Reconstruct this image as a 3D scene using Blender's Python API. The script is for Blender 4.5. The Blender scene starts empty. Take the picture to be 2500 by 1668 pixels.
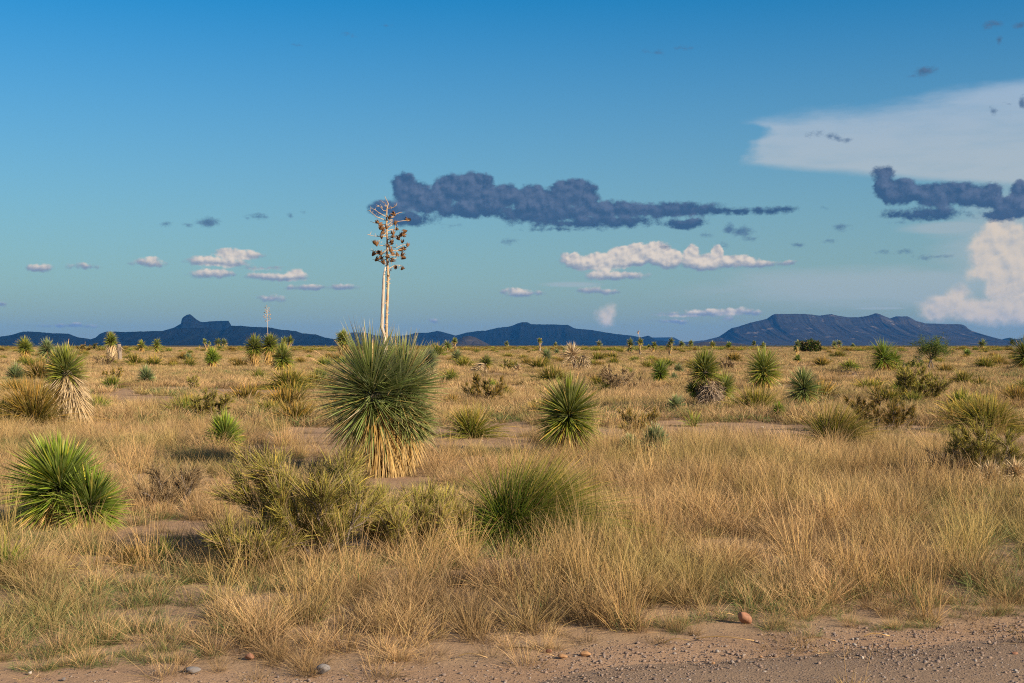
import bpy, math, random
import numpy as np
from mathutils import Vector, Matrix, Euler

rng = np.random.default_rng(7)
random.seed(7)
SC = bpy.context.scene
COL = SC.collection
PI = math.pi

# ---------------------------------------------------------------- camera
FPX = 3125.0          # focal length in photograph pixels (frame 2500 wide)
EYE = 1.65
HOR = 843.0           # horizon row of the photograph
cam_d = bpy.data.cameras.new('camera')
cam_d.sensor_width = 36.0
cam_d.lens = 36.0 * FPX / 2500.0
cam_d.shift_y = (HOR - 834.0) / 2500.0
cam_d.clip_start = 0.1
cam_d.clip_end = 60000.0
cam = bpy.data.objects.new('camera', cam_d)
cam.location = (0, 0, EYE)
cam.rotation_euler = (math.radians(90), 0, 0)
COL.objects.link(cam)
SC.camera = cam

# ---------------------------------------------------------------- exposure, sun
EXPO = 0.75
SUN_EL = 23.0
SUN_AZ = 126.0        # degrees clockwise from +Y (straight ahead)
SKY_STRENGTH = 0.072
SUN_STRENGTH = 5.0
SC.view_settings.view_transform = 'Standard'
SC.view_settings.look = 'None'
SC.view_settings.gamma = 1.0
SC.view_settings.exposure = EXPO
SC.view_settings.use_curve_mapping = False
SC.cycles.max_bounces = 6
SC.cycles.diffuse_bounces = 3
SC.cycles.glossy_bounces = 1
SC.cycles.transmission_bounces = 3
SC.cycles.transparent_max_bounces = 4
SC.cycles.volume_bounces = 0
SC.cycles.use_denoising = False
SC.cycles.use_adaptive_sampling = True
SC.cycles.adaptive_threshold = 0.01
SC.cycles.sample_clamp_indirect = 6.0
SC.cycles.filter_width = 1.1

ea, aa = math.radians(SUN_EL), math.radians(SUN_AZ)
SUNV = Vector((math.sin(aa) * math.cos(ea), math.cos(aa) * math.cos(ea), math.sin(ea)))
sd = bpy.data.lights.new('sun', 'SUN')
sd.energy = SUN_STRENGTH
sd.angle = math.radians(0.53)
sd.color = (1.0, 0.83, 0.62)
sun = bpy.data.objects.new('sun', sd)
sun.rotation_euler = SUNV.to_track_quat('Z', 'Y').to_euler()
sun.location = (30, -20, 30)
COL.objects.link(sun)


# ---------------------------------------------------------------- node helper
class NT:
    def __init__(self, nt):
        self.nt = nt
        self.L = nt.links

    def n(self, t, **kw):
        nd = self.nt.nodes.new(t)
        for k, v in kw.items():
            setattr(nd, k, v)
        return nd

    def put(self, sock, v):
        if v is None:
            return
        if hasattr(v, 'is_output') or isinstance(v, bpy.types.NodeSocket):
            self.L.new(v, sock)
        else:
            sock.default_value = v

    def m(self, op, a, b=None, c=None, clamp=False):
        nd = self.n('ShaderNodeMath', operation=op)
        nd.use_clamp = clamp
        self.put(nd.inputs[0], a)
        self.put(nd.inputs[1], b)
        self.put(nd.inputs[2], c)
        return nd.outputs[0]

    def vm(self, op, a, b=None, c=None):
        nd = self.n('ShaderNodeVectorMath', operation=op)
        self.put(nd.inputs[0], a)
        self.put(nd.inputs[1], b)
        if c is not None:
            self.put(nd.inputs[2], c)
        return nd.outputs['Value'] if op in ('LENGTH', 'DOT_PRODUCT') else nd.outputs[0]

    def ss(self, v, a, b, lo=0.0, hi=1.0):
        nd = self.n('ShaderNodeMapRange', interpolation_type='SMOOTHSTEP')
        self.put(nd.inputs[0], v)
        for i, q in enumerate((a, b, lo, hi)):
            self.put(nd.inputs[i + 1], q)
        return nd.outputs[0]

    def lin(self, v, a, b, lo=0.0, hi=1.0):
        nd = self.n('ShaderNodeMapRange')
        self.put(nd.inputs[0], v)
        for i, q in enumerate((a, b, lo, hi)):
            self.put(nd.inputs[i + 1], q)
        return nd.outputs[0]

    def mix(self, f, a, b, mode='MIX'):
        nd = self.n('ShaderNodeMix', data_type='RGBA', blend_type=mode)
        self.put(nd.inputs[0], f)
        self.put(nd.inputs[6], a if not isinstance(a, tuple) else (*a[:3], 1))
        self.put(nd.inputs[7], b if not isinstance(b, tuple) else (*b[:3], 1))
        return nd.outputs[2]

    def noise(self, vec, scale, detail=4, rough=0.55, lac=2.0, dims='3D', dist=0.0):
        nd = self.n('ShaderNodeTexNoise', noise_dimensions=dims)
        if vec is not None:
            self.L.new(vec, nd.inputs['Vector'])
        nd.inputs['Scale'].default_value = scale
        nd.inputs['Detail'].default_value = detail
        nd.inputs['Roughness'].default_value = rough
        nd.inputs['Lacunarity'].default_value = lac
        nd.inputs['Distortion'].default_value = dist
        return nd.outputs['Fac'], nd.outputs['Color']

    def comb(self, x, y, z=0.0):
        nd = self.n('ShaderNodeCombineXYZ')
        self.put(nd.inputs[0], x)
        self.put(nd.inputs[1], y)
        self.put(nd.inputs[2], z)
        return nd.outputs[0]


def srgb(r, g, b):
    f = lambda c: (c / 12.92 if c <= 0.04045 else ((c + 0.055) / 1.055) ** 2.4)
    return tuple(f(v / 255.0) for v in (r, g, b))


# ---------------------------------------------------------------- sky
W = bpy.data.worlds.new('World')
SC.world = W
W.use_nodes = True
W.node_tree.nodes.clear()
w = NT(W.node_tree)
out = w.n('ShaderNodeOutputWorld')
sky = w.n('ShaderNodeTexSky', sky_type='NISHITA')
sky.sun_disc = False
sky.sun_elevation = ea
sky.sun_rotation = aa
sky.altitude = 1500
sky.air_density = 1.0
sky.dust_density = 0.6
sky.ozone_density = 2.5
tc = w.n('ShaderNodeTexCoord')
sep = w.n('ShaderNodeSeparateXYZ')
w.L.new(tc.outputs['Generated'], sep.inputs[0])
U = w.m('MULTIPLY', w.m('ARCTAN2', sep.outputs[0], sep.outputs[1]), FPX)
V = w.m('MULTIPLY', w.m('ARCSINE', sep.outputs[2]), FPX)
P = w.comb(U, V)
hs = w.n('ShaderNodeHueSaturation')
w.L.new(sky.outputs[0], hs.inputs['Color'])
hs.inputs['Saturation'].default_value = 1.45
skyc = hs.outputs[0]
tint = w.mix(1.0, skyc, (0.56, 1.07, 0.99), 'MULTIPLY')
# pale dusty air low over the horizon, all the way round
lowair = w.lin(w.m('POWER', w.m('MAXIMUM', w.m('SUBTRACT', 1.0, w.m('DIVIDE', w.m('MAXIMUM', sep.outputs[2], 0.0), 0.28)), 0.0), 1.25), 0, 1, 0.0, 0.95)
KC = 1.0 / (SKY_STRENGTH * 2 ** EXPO)


def cc(r, g, b):
    c = srgb(r, g, b)
    return tuple(v * KC for v in c)


skyc = w.mix(lowair, tint, cc(142, 150, 151))


def uv(px, py):
    az = math.atan((px - 1250) / FPX)
    el = math.atan((HOR - py) / math.hypot(FPX, px - 1250))
    return az * FPX, el * FPX, math.cos(az) ** 2, math.cos(az)


def field(name, ells, vor, fb_amp, fb_scale, stretch, fb_rough=0.6, warp=10.0, detail=7, off=0.0, ksm=6.0):
    """signed cloud field: output S is the outline, N the billows alone (for the shading)"""
    g = bpy.data.node_groups.new(name, 'ShaderNodeTree')
    g.interface.new_socket(name='P', in_out='INPUT', socket_type='NodeSocketVector')
    g.interface.new_socket(name='S', in_out='OUTPUT', socket_type='NodeSocketFloat')
    g.interface.new_socket(name='N', in_out='OUTPUT', socket_type='NodeSocketFloat')
    q = NT(g)
    gi, go = q.n('NodeGroupInput'), q.n('NodeGroupOutput')
    p0 = gi.outputs[0]
    _, wc = q.noise(q.vm('MULTIPLY', p0, (stretch, 1, 1)), 1.0 / 38.0, 4, 0.6, dims='2D')
    p = q.vm('MULTIPLY_ADD', q.vm('SUBTRACT', wc, (0.5, 0.5, 0.5)), (warp * 2.6, warp * 1.8, 0), p0)
    S = None
    for (px, py, rx, ry) in ells:
        u, v, kx, ky = uv(px, py)
        rx, ry = rx * kx, ry * ky
        d = q.vm('LENGTH', q.vm('MULTIPLY_ADD', p, (1 / rx, 1 / ry, 0), (-u / rx, -v / ry, 0)))
        s = q.m('MULTIPLY_ADD', d, -ry, ry)
        S = s if S is None else q.m('SMOOTH_MAX', S, s, ksm)
    kamp = q.m('MINIMUM', q.m('MAXIMUM', q.m('MULTIPLY_ADD', S, 0.04, 0.55), 0.3), 1.0)
    N = None
    for a, sc_ in vor:
        vo = q.n('ShaderNodeTexVoronoi', voronoi_dimensions='2D', feature='SMOOTH_F1')
        vo.inputs['Scale'].default_value = 1.0 / sc_
        vo.inputs['Smoothness'].default_value = 0.35
        q.L.new(p, vo.inputs['Vector'])
        t_ = q.m('MULTIPLY', q.m('SUBTRACT', 0.52, vo.outputs['Distance']), a)
        N = t_ if N is None else q.m('ADD', N, t_)
    fb, _ = q.noise(q.vm('MULTIPLY', p0, (stretch, 1, 1)), 1.0 / fb_scale, detail, fb_rough, dims='2D')
    t_ = q.m('MULTIPLY', q.m('SUBTRACT', fb, 0.5), fb_amp * 2)
    if N is None:
        N = t_
        S = q.m('ADD', S, t_)
    else:
        S = q.m('ADD', S, q.m('MULTIPLY_ADD', N, kamp, t_))
        N = q.m('ADD', N, q.m('MULTIPLY', t_, .7))
    q.L.new(q.m('ADD', S, off), go.inputs[0])
    q.L.new(N, go.inputs[1])
    return g


def use(g, vec, k=0):
    nd = w.n('ShaderNodeGroup')
    nd.node_tree = g
    w.L.new(vec, nd.inputs[0])
    return nd.outputs[k]


DARK = [(985, 450, 30, 28), (1010, 475, 50, 35), (1050, 490, 70, 30), (1095, 462, 44, 36), (1150, 465, 60, 42),
        (1182, 448, 26, 26), (1235, 478, 42, 28), (1297, 478, 38, 28), (1325, 492, 80, 28), (1400, 470, 60, 34),
        (1440, 488, 24, 20), (1150, 512, 110, 20), (1330, 520, 120, 26), (1500, 512, 130, 22), (1640, 512, 120, 18),
        (1780, 516, 110, 8), (1880, 514, 60, 4.5), (1922, 512, 20, 7), (1400, 545, 120, 11), (1500, 540, 90, 13),
        (1670, 546, 55, 12), (1370, 560, 50, 4), (948, 508, 48, 20), (1000, 536, 60, 16), (925, 512, 22, 18),
        (2155, 425, 28, 20), (2162, 455, 28, 30), (2205, 470, 62, 32), (2280, 475, 70, 30), (2350, 475, 62, 30),
        (2410, 480, 40, 32), (2450, 500, 50, 20), (2490, 470, 24, 30), (2495, 505, 40, 24), (2250, 521, 92, 16),
        (2450, 523, 60, 14)]
DSM = [(505, 543, 36, 15), (462, 549, 12, 5), (404, 549, 13, 8), (630, 532, 26, 7), (710, 525, 7, 8),
       (745, 517, 10, 3), (2262, 174, 32, 11), (2232, 183, 14, 4), (1995, 326, 22, 7), (2025, 334, 16, 9),
       (2042, 338, 12, 8), (2070, 340, 14, 5), (2425, 60, 26, 8), (2490, 62, 16, 8), (2438, 100, 8, 10),
       (1240, 589, 20, 7), (1805, 566, 36, 13), (1780, 560, 14, 14), (1770, 600, 18, 6), (1840, 583, 14, 3),
       (2052, 555, 24, 7), (2195, 543, 15, 3), (1950, 597, 18, 5), (2155, 613, 16, 5), (2203, 613, 17, 5),
       (2280, 628, 36, 6), (2030, 590, 12, 3), (1725, 573, 14, 5), (860, 84, 14, 3), (936, 64, 14, 3),
       (1600, 125, 22, 4), (1668, 118, 16, 3), (2425, 270, 9, 9), (2462, 252, 8, 5), (2497, 250, 9, 12),
       (1623, 604, 14, 6), (1107, 552, 16, 3), (730, 110, 12, 2.5)]
WHITE = [(1395, 632, 26, 12), (1430, 645, 45, 14), (1470, 640, 50, 22), (1515, 628, 40, 24), (1560, 622, 38, 27),
         (1605, 620, 40, 28), (1635, 630, 30, 24), (1688, 622, 20, 24), (1715, 640, 46, 20), (1750, 620, 16, 20),
         (1790, 640, 60, 15), (1850, 645, 40, 7), (1505, 674, 60, 9), (1460, 672, 30, 10),
         (560, 620, 32, 12), (590, 622, 40, 10), (500, 638, 42, 11), (560, 643, 34, 8), (520, 668, 42, 9),
         (365, 643, 32, 8), (370, 638, 14, 10), (97, 655, 25, 8), (205, 651, 22, 4), (690, 678, 44, 7),
         (722, 670, 20, 12), (640, 674, 30, 6), (755, 703, 36, 6), (840, 702, 20, 5), (665, 728, 24, 5),
         (5, 741, 14, 3), (1255, 713, 26, 8), (1280, 716, 28, 5), (1440, 709, 24, 6), (1470, 713, 20, 4),
         (1740, 763, 60, 6), (1790, 761, 26, 7), (1835, 763, 16, 5), (1690, 768, 40, 3), (1775, 778, 10, 3),
         (1645, 785, 22, 3), (1922, 642, 12, 4), (1055, 785, 9, 3), (165, 795, 30, 2.5), (650, 655, 30, 3)]
STORM = [(2450, 590, 60, 42), (2440, 565, 34, 26), (2400, 600, 30, 26), (2410, 640, 36, 34), (2480, 640, 90, 60),
         (2395, 668, 22, 14), (2490, 710, 80, 60), (2340, 722, 22, 18), (2312, 745, 44, 22), (2285, 762, 30, 18),
         (2380, 755, 50, 24), (2440, 760, 50, 28), (2500, 760, 60, 26), (1480, 775, 16, 15), (1490, 762, 9, 9)]
gD = field('cloud_dark', DARK, ((12, 44), (7, 18), (3, 8)), 11, 30, 0.75, 0.72, 9, off=1.0, ksm=8)
gS = field('cloud_small', DSM, (), 14, 22, 0.6, 0.72, 8, off=1.0, ksm=3)
gW = field('cloud_white', WHITE, ((9, 30), (5, 14)), 7, 22, 0.75, 0.66, 6, off=3.0, ksm=5)
gT = field('cloud_storm', STORM, ((18, 60), (9, 26), (4, 11)), 10, 46, 0.9, 0.66, 10, off=8.0, ksm=14)


def layered(base, grp, edge0, edge1, lit, shade, off, contrast, opac=1.0, bias=0.0, under=(0, 0, 0)):
    """lit where the billows face the sun, shade in the creases and along the underside"""
    s1 = use(grp, P)
    n1 = use(grp, P, 1)
    n2 = use(grp, w.vm('ADD', P, (off[0], off[1], 0)), 1)
    f = w.ss(w.m('DIVIDE', w.m('SUBTRACT', n1, n2), contrast), -1.0 + bias, 1.0 + bias)
    if under[0]:
        sb = use(grp, w.vm('ADD', P, (-under[0] * .4, -under[0], 0)))
        f = w.m('MULTIPLY', f, w.ss(sb, under[1], under[2]))
    c = w.mix(f, shade, lit)
    a = w.m('MULTIPLY', w.ss(s1, edge0, edge1), opac)
    return w.mix(a, base, c)


# high pale anvil and thin veils
vn, _ = w.noise(w.vm('MULTIPLY', P, (0.35, 1.6, 1)), 1 / 90.0, 6, 0.6, dims='2D')
vn2, _ = w.noise(w.vm('MULTIPLY', P, (0.9, 1.1, 1)), 1 / 60.0, 5, 0.55, dims='2D')


def ell(px, py, rx, ry):
    u, v, kx, ky = uv(px, py)
    return w.m('SUBTRACT', 1.0, w.vm('LENGTH', w.vm('MULTIPLY_ADD', P, (1 / (rx * kx), 1 / (ry * ky), 0), (-u / (rx * kx), -v / (ry * ky), 0))))


# anvil: a wedge with a straight upper and lower edge and a frayed left end
ul, vt0, _, _ = uv(1850, 282)
ur, vt1, _, _ = uv(2500, 186)
_, vb0, _, _ = uv(1850, 408)
_, vb1, _, _ = uv(2500, 462)
Uw = w.m('MULTIPLY_ADD', w.m('SUBTRACT', vn2, .5), 70.0, U)
tU = w.lin(Uw, ul, ur)
nv_ = w.m('MULTIPLY', w.m('SUBTRACT', vn, .5), 46.0)
sT = w.m('SUBTRACT', w.m('ADD', w.m('MULTIPLY_ADD', tU, vt1 - vt0, vt0), nv_), V)
sB = w.m('SUBTRACT', V, w.m('MULTIPLY_ADD', tU, vb1 - vb0, w.m('ADD', vb0, w.m('MULTIPLY', nv_, .4))))
notch = w.m('MULTIPLY', w.ss(w.m('ABSOLUTE', w.m('SUBTRACT', V, uv(1900, 322)[1])), 6, 26), 46.0)
sL = w.m('ADD', w.m('SUBTRACT', Uw, ul), notch)
ana = w.m('MULTIPLY', w.ss(sT, -6, 40), w.ss(sB, -5, 18))
ana = w.m('MULTIPLY', ana, w.ss(w.m('ADD', sL, w.m('MULTIPLY', nv_, 1.2)), 0, 60))
ana = w.m('MULTIPLY', ana, w.ss(vn, 0.22, 0.62, 0.66, 0.86))
pc = w.mix(w.ss(V, 380, 640), cc(178, 190, 198), cc(160, 184, 208))
c0 = w.mix(ana, skyc, pc)
v1 = w.m('MAXIMUM', ell(2150, 700, 620, 62), ell(2330, 555, 150, 22))
v1 = w.m('MAXIMUM', v1, ell(2480, 620, 260, 200))
v1 = w.m('MAXIMUM', v1, ell(1400, 695, 110, 10))
v1 = w.m('MAXIMUM', v1, ell(2150, 753, 80, 4))
v1a = w.ss(w.m('MULTIPLY_ADD', vn, 0.7, w.m('SUBTRACT', v1, 0.38)), 0.0, 0.6, 0.0, 0.62)
c1 = w.mix(v1a, c0, cc(172, 184, 190))
c2 = layered(c1, gT, -6, 18, cc(226, 209, 190), cc(178, 180, 183), (8, 11), 14.0, 0.88, -0.3)
c3 = layered(c2, gW, -1.5, 6, cc(238, 221, 203), cc(128, 144, 166), (5, 7), 9.5, 0.92, -0.35, (10, -7, 9))
c4 = layered(c3, gD, -3, 8, cc(94, 112, 144), cc(52, 84, 122), (7, 10), 9.0, 0.94, 0.05, (14, -6, 18))
c5 = layered(c4, gS, -2, 12, cc(86, 112, 146), cc(64, 98, 134), (5, 5), 8.0, 0.85, 0.0)
# the unseen sky: pale clouds added thickly to whiten the light in shadows
gn, _ = w.noise(w.vm('MULTIPLY', tc.outputs['Generated'], (1, 1, 2.6)), 2.6, 7, 0.58)
ga = w.m('MULTIPLY', w.ss(gn, 0.47, 0.62), w.ss(sep.outputs[2], 0.0, 0.08, 0.3, 0.85))
co = w.mix(ga, skyc, cc(196, 186, 176))
bg1 = w.n('ShaderNodeBackground')
bg2 = w.n('ShaderNodeBackground')
for b_, c_ in ((bg1, co), (bg2, c5)):
    b_.inputs['Strength'].default_value = SKY_STRENGTH
    w.L.new(c_, b_.inputs['Color'])
# the hand-placed cloud field is only evaluated for the part of the sky it fills
inw = w.m('MULTIPLY', w.m('LESS_THAN', w.m('ABSOLUTE', U), 1340), w.m('LESS_THAN', w.m('ABSOLUTE', w.m('SUBTRACT', V, 430)), 470))
ms = w.n('ShaderNodeMixShader')
w.L.new(inw, ms.inputs[0])
w.L.new(bg1.outputs[0], ms.inputs[1])
w.L.new(bg2.outputs[0], ms.inputs[2])
w.L.new(ms.outputs[0], out.inputs['Surface'])
W.cycles.sampling_method = 'MANUAL'
W.cycles.sample_map_resolution = 512


# ---------------------------------------------------------------- mesh helpers
def make_mesh(name, verts, tris, attr=None, smooth=False, mats=(), midx=None):
    me = bpy.data.meshes.new(name)
    verts = np.asarray(verts, np.float32)
    tris = np.asarray(tris, np.int32)
    nt_ = len(tris)
    me.vertices.add(len(verts))
    me.vertices.foreach_set('co', verts.ravel())
    me.loops.add(nt_ * 3)
    me.loops.foreach_set('vertex_index', tris.ravel())
    me.polygons.add(nt_)
    me.polygons.foreach_set('loop_start', np.arange(0, nt_ * 3, 3, dtype=np.int32))
    if smooth:
        me.polygons.foreach_set('use_smooth', np.ones(nt_, bool))
    if attr is not None:
        a = me.attributes.new('c', 'FLOAT_COLOR', 'POINT')
        at = np.ones((len(verts), 4), np.float32)
        at[:, :3] = attr
        a.data.foreach_set('color', at.ravel())
    for m_ in mats:
        me.materials.append(m_)
    if midx is not None:
        me.polygons.foreach_set('material_index', np.asarray(midx, np.int32))
    me.update(calc_edges=True)
    return me


class MB:
    def __init__(self):
        self.v, self.t, self.a, self.m, self.n = [], [], [], [], 0

    def add(self, v, t, a, m=0):
        self.v.append(np.asarray(v, np.float32))
        self.t.append(np.asarray(t, np.int64) + self.n)
        self.a.append(np.broadcast_to(np.asarray(a, np.float32), (len(v), 3)))
        self.m.append(np.full(len(t), m, np.int32))
        self.n += len(v)

    def mesh(self, name, mats, smooth=False):
        return make_mesh(name, np.concatenate(self.v), np.concatenate(self.t), np.concatenate(self.a),
                         smooth, mats, np.concatenate(self.m))

    def obj(self, name, mats, parent=None, smooth=False):
        o = bpy.data.objects.new(name, self.mesh(name, mats, smooth))
        COL.objects.link(o)
        if parent is not None:
            o.parent = parent
        return o


def norm(a):
    return a / np.maximum(np.linalg.norm(a, axis=-1, keepdims=True), 1e-9)


def blades(o, d, L, wd, side, bend, ts=(0, .25, .6, 1), prof=(.7, 1, .7, 0), rnd=None, third=None):
    """n tapering strips as triangles: origin o, direction d, length L, width wd, side vectors, bend vectors (times t^2)."""
    n = len(o)
    k = len(ts)
    L = np.broadcast_to(L, (n,))
    wd = np.broadcast_to(wd, (n,))
    if rnd is None:
        rnd = rng.random(n)
    V_, A_ = [], []
    for j in range(k):
        t = ts[j]
        p = o + d * (L * t)[:, None] + bend * (t * t)
        a = np.stack([np.full(n, t), rnd, np.full(n, 0.0) if third is None else third], 1)
        if j < k - 1 or prof[-1] > 0:
            s = side * (wd * prof[j] * 0.5)[:, None]
            V_ += [p - s, p + s]
            A_ += [a, a]
        else:
            V_.append(p)
            A_.append(a)
    m = len(V_)
    V_ = np.stack(V_, 1).reshape(-1, 3)
    A_ = np.stack(A_, 1).reshape(-1, 3)
    tri = []
    for j in range(k - 1):
        a, b = 2 * j, 2 * j + 1
        if j < k - 2 or prof[-1] > 0:
            tri += [(a, b, b + 2), (a, b + 2, a + 2)]
        else:
            tri += [(a, b, b + 1)]
    tri = np.array(tri)
    T = (np.arange(n)[:, None, None] * m + tri[None]).reshape(-1, 3)
    return V_, T, A_


def tube(path, rad, sides=5, seed=0.5, cap=True):
    path = np.asarray(path, float)
    k = len(path)
    rad = np.broadcast_to(rad, (k,))
    tan = norm(np.gradient(path, axis=0))
    ref = np.array([0.13, 1.0, 0.07])
    a = norm(np.cross(tan, ref))
    b = np.cross(tan, a)
    ang = np.arange(sides) / sides * 2 * PI
    ring = a[:, None, :] * np.cos(ang)[None, :, None] + b[:, None, :] * np.sin(ang)[None, :, None]
    V_ = (path[:, None, :] + ring * rad[:, None, None]).reshape(-1, 3)
    T = []
    for i in range(k - 1):
        for j in range(sides):
            j2 = (j + 1) % sides
            q = (i * sides + j, i * sides + j2, (i + 1) * sides + j2, (i + 1) * sides + j)
            T += [(q[0], q[1], q[2]), (q[0], q[2], q[3])]
    if cap:
        for j in range(1, sides - 1):
            T.append(((k - 1) * sides, (k - 1) * sides + j, (k - 1) * sides + j + 1))
    t = np.repeat(np.linspace(0, 1, k), sides)
    return V_, np.array(T), np.stack([t, np.full(len(t), seed), np.zeros(len(t))], 1)


_G = np.random.default_rng(99).random((256, 256))


def vnoise(x, y, scale, seed=0):
    x = np.asarray(x, float) / scale + seed * 17.31
    y = np.asarray(y, float) / scale + seed * 9.77
    xi, yi = np.floor(x).astype(int), np.floor(y).astype(int)
    fx, fy = x - xi, y - yi
    fx, fy = fx * fx * (3 - 2 * fx), fy * fy * (3 - 2 * fy)
    g = lambda a, b: _G[a % 256, b % 256]
    return (g(xi, yi) * (1 - fx) + g(xi + 1, yi) * fx) * (1 - fy) + (g(xi, yi + 1) * (1 - fx) + g(xi + 1, yi + 1) * fx) * fy


def fbm(x, y, scale, seed=0, oct_=4):
    s, a, tot = 0, 1, 0
    for i in range(oct_):
        s = s + a * vnoise(x, y, scale / 2 ** i, seed + i * 3)
        tot += a
        a *= 0.5
    return s / tot


def H(x, y):
    x, y = np.asarray(x, float), np.asarray(y, float)
    return (vnoise(x, y, 6.0, 2) - 0.5) * 0.10 + (vnoise(x, y, 2.1, 5) - 0.5) * 0.035


def gp(px, py):
    """ground point seen at a photograph pixel"""
    d = EYE * FPX / (py - HOR)
    return (px - 1250) / FPX * d, d


def tag(o, label=None, cat=None, group=None, kind=None):
    if label: o['label'] = label
    if cat: o['category'] = cat
    if group: o['group'] = group
    if kind: o['kind'] = kind
    return o


def empty(name, x, y, label, cat, group=None):
    o = bpy.data.objects.new(name, None)
    COL.objects.link(o)
    o.location = (x, y, float(H(x, y)))
    o.empty_display_size = 0.2
    return tag(o, label, cat, group)


# ---------------------------------------------------------------- materials
def mat(name):
    m_ = bpy.data.materials.new(name)
    m_.use_nodes = True
    m_.node_tree.nodes.clear()
    q = NT(m_.node_tree)
    q.out = q.n('ShaderNodeOutputMaterial')
    return m_, q


def rnd_of(q):
    at = q.n('ShaderNodeAttribute', attribute_name='c')
    sp = q.n('ShaderNodeSeparateColor')
    q.L.new(at.outputs['Color'], sp.inputs[0])
    oi = q.n('ShaderNodeObjectInfo')
    r = q.m('FRACT', q.m('ADD', sp.outputs[1], oi.outputs['Random']))
    return sp.outputs[0], r, sp.outputs[2], oi.outputs['Random']


def ramp(q, fac, stops):
    nd = q.n('ShaderNodeValToRGB')
    cr = nd.color_ramp
    while len(cr.elements) < len(stops):
        cr.elements.new(0.5)
    for e, (p_, c_) in zip(cr.elements, stops):
        e.position = p_
        e.color = (*c_, 1)
    q.L.new(fac, nd.inputs[0])
    return nd.outputs[0]


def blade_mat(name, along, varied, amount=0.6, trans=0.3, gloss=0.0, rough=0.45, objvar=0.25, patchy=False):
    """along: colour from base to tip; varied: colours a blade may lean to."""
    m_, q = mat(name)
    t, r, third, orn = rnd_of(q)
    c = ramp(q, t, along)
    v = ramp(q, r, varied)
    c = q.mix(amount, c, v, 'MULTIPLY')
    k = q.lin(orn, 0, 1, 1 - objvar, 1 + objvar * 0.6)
    c = q.vm('SCALE', c)
    q.L.new(k, q.nt.nodes[-1].inputs['Scale'])
    if patchy:      # the sward changes from place to place: golden, grey and greenish patches
        oi = q.n('ShaderNodeObjectInfo')
        pn, _ = q.noise(oi.outputs['Location'], .85, 4, .6)
        pm, _ = q.noise(oi.outputs['Location'], .33, 3, .6)
        c = q.mix(1.0, c, q.mix(q.ss(pn, .40, .62), (1.10, 1.05, .98), (.66, .64, .62)), 'MULTIPLY')
        c = q.mix(1.0, c, q.mix(q.ss(pm, .46, .62), (1.04, 1.0, .98), (.82, .90, .74)), 'MULTIPLY')
    df = q.n('ShaderNodeBsdfDiffuse')
    q.L.new(c, df.inputs[0])
    tr = q.n('ShaderNodeBsdfTranslucent')
    q.L.new(c, tr.inputs[0])
    mx = q.n('ShaderNodeMixShader')
    mx.inputs[0].default_value = trans
    q.L.new(df.outputs[0], mx.inputs[1])
    q.L.new(tr.outputs[0], mx.inputs[2])
    last = mx
    if gloss:
        gl = q.n('ShaderNodeBsdfGlossy')
        gl.inputs['Roughness'].default_value = rough
        fr = q.n('ShaderNodeFresnel')
        fr.inputs[0].default_value = 1.45
        mg = q.n('ShaderNodeMixShader')
        q.L.new(q.m('MULTIPLY', fr.outputs[0], gloss, clamp=True), mg.inputs[0])
        q.L.new(mx.outputs[0], mg.inputs[1])
        q.L.new(gl.outputs[0], mg.inputs[2])
        last = mg
    q.L.new(last.outputs[0], q.out.inputs[0])
    return m_


VAR_STRAW = [(0, (1, .95, .85)), (.22, (.78, .70, .52)), (.40, (1.0, .85, .62)), (.54, (.62, .60, .40)), (.60, (.46, .56, .32)), (.66, (1.0, .82, .62)), (.88, (.56, .50, .43)), (1, (1.12, 1.05, .92))]
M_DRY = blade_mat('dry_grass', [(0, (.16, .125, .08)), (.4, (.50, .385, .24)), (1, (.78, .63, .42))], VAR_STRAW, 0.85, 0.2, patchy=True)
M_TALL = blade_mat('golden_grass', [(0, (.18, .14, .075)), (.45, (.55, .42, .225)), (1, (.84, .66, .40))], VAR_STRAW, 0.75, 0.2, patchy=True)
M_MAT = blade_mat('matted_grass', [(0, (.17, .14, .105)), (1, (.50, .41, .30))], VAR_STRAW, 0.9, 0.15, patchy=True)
M_GREEN = blade_mat('green_grass', [(0, (.09, .12, .05)), (.5, (.18, .225, .085)), (1, (.38, .40, .18))],
                    [(0, (1, 1, 1)), (.5, (.7, .9, .8)), (1, (1.3, 1.05, .7))], 0.8, 0.35)
VAR_GR = [(0, (.75, .80, .7)), (.3, (1.15, 1.25, .9)), (.7, (1.5, 1.4, 1.0)), (.93, (1.2, 1.1, .8)), (.96, (3.6, 2.0, 1.9)), (1, (4.2, 2.4, 2.2))]
M_LEAF = {
    'green': blade_mat('yucca_leaf_green', [(0, (.22, .20, .10)), (.15, (.12, .155, .022)), (.8, (.20, .235, .038)), (1, (.50, .44, .22))], VAR_GR, .85, .2, .45, .42),
    'deep': blade_mat('yucca_leaf_deep_green', [(0, (.16, .17, .09)), (.15, (.105, .145, .040)), (.8, (.19, .235, .085)), (1, (.55, .50, .32))], VAR_GR, .85, .18, .55, .4),
    'blue': blade_mat('yucca_leaf_grey_green', [(0, (.22, .22, .12)), (.15, (.11, .15, .065)), (.8, (.19, .24, .11)), (1, (.55, .52, .38))], VAR_GR, .8, .18, .5, .42),
    'bright': blade_mat('yucca_leaf_bright_green', [(0, (.25, .24, .08)), (.15, (.11, .17, .018)), (.8, (.19, .26, .034)), (1, (.42, .42, .16))], VAR_GR, .85, .24, .4, .42),
}
VAR_DEAD = [(0, (.45, .42, .40)), (.25, (.95, .75, .45)), (.6, (1, .92, .75)), (.85, (1.1, 1.0, .85)), (1, (.55, .45, .35))]
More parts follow.
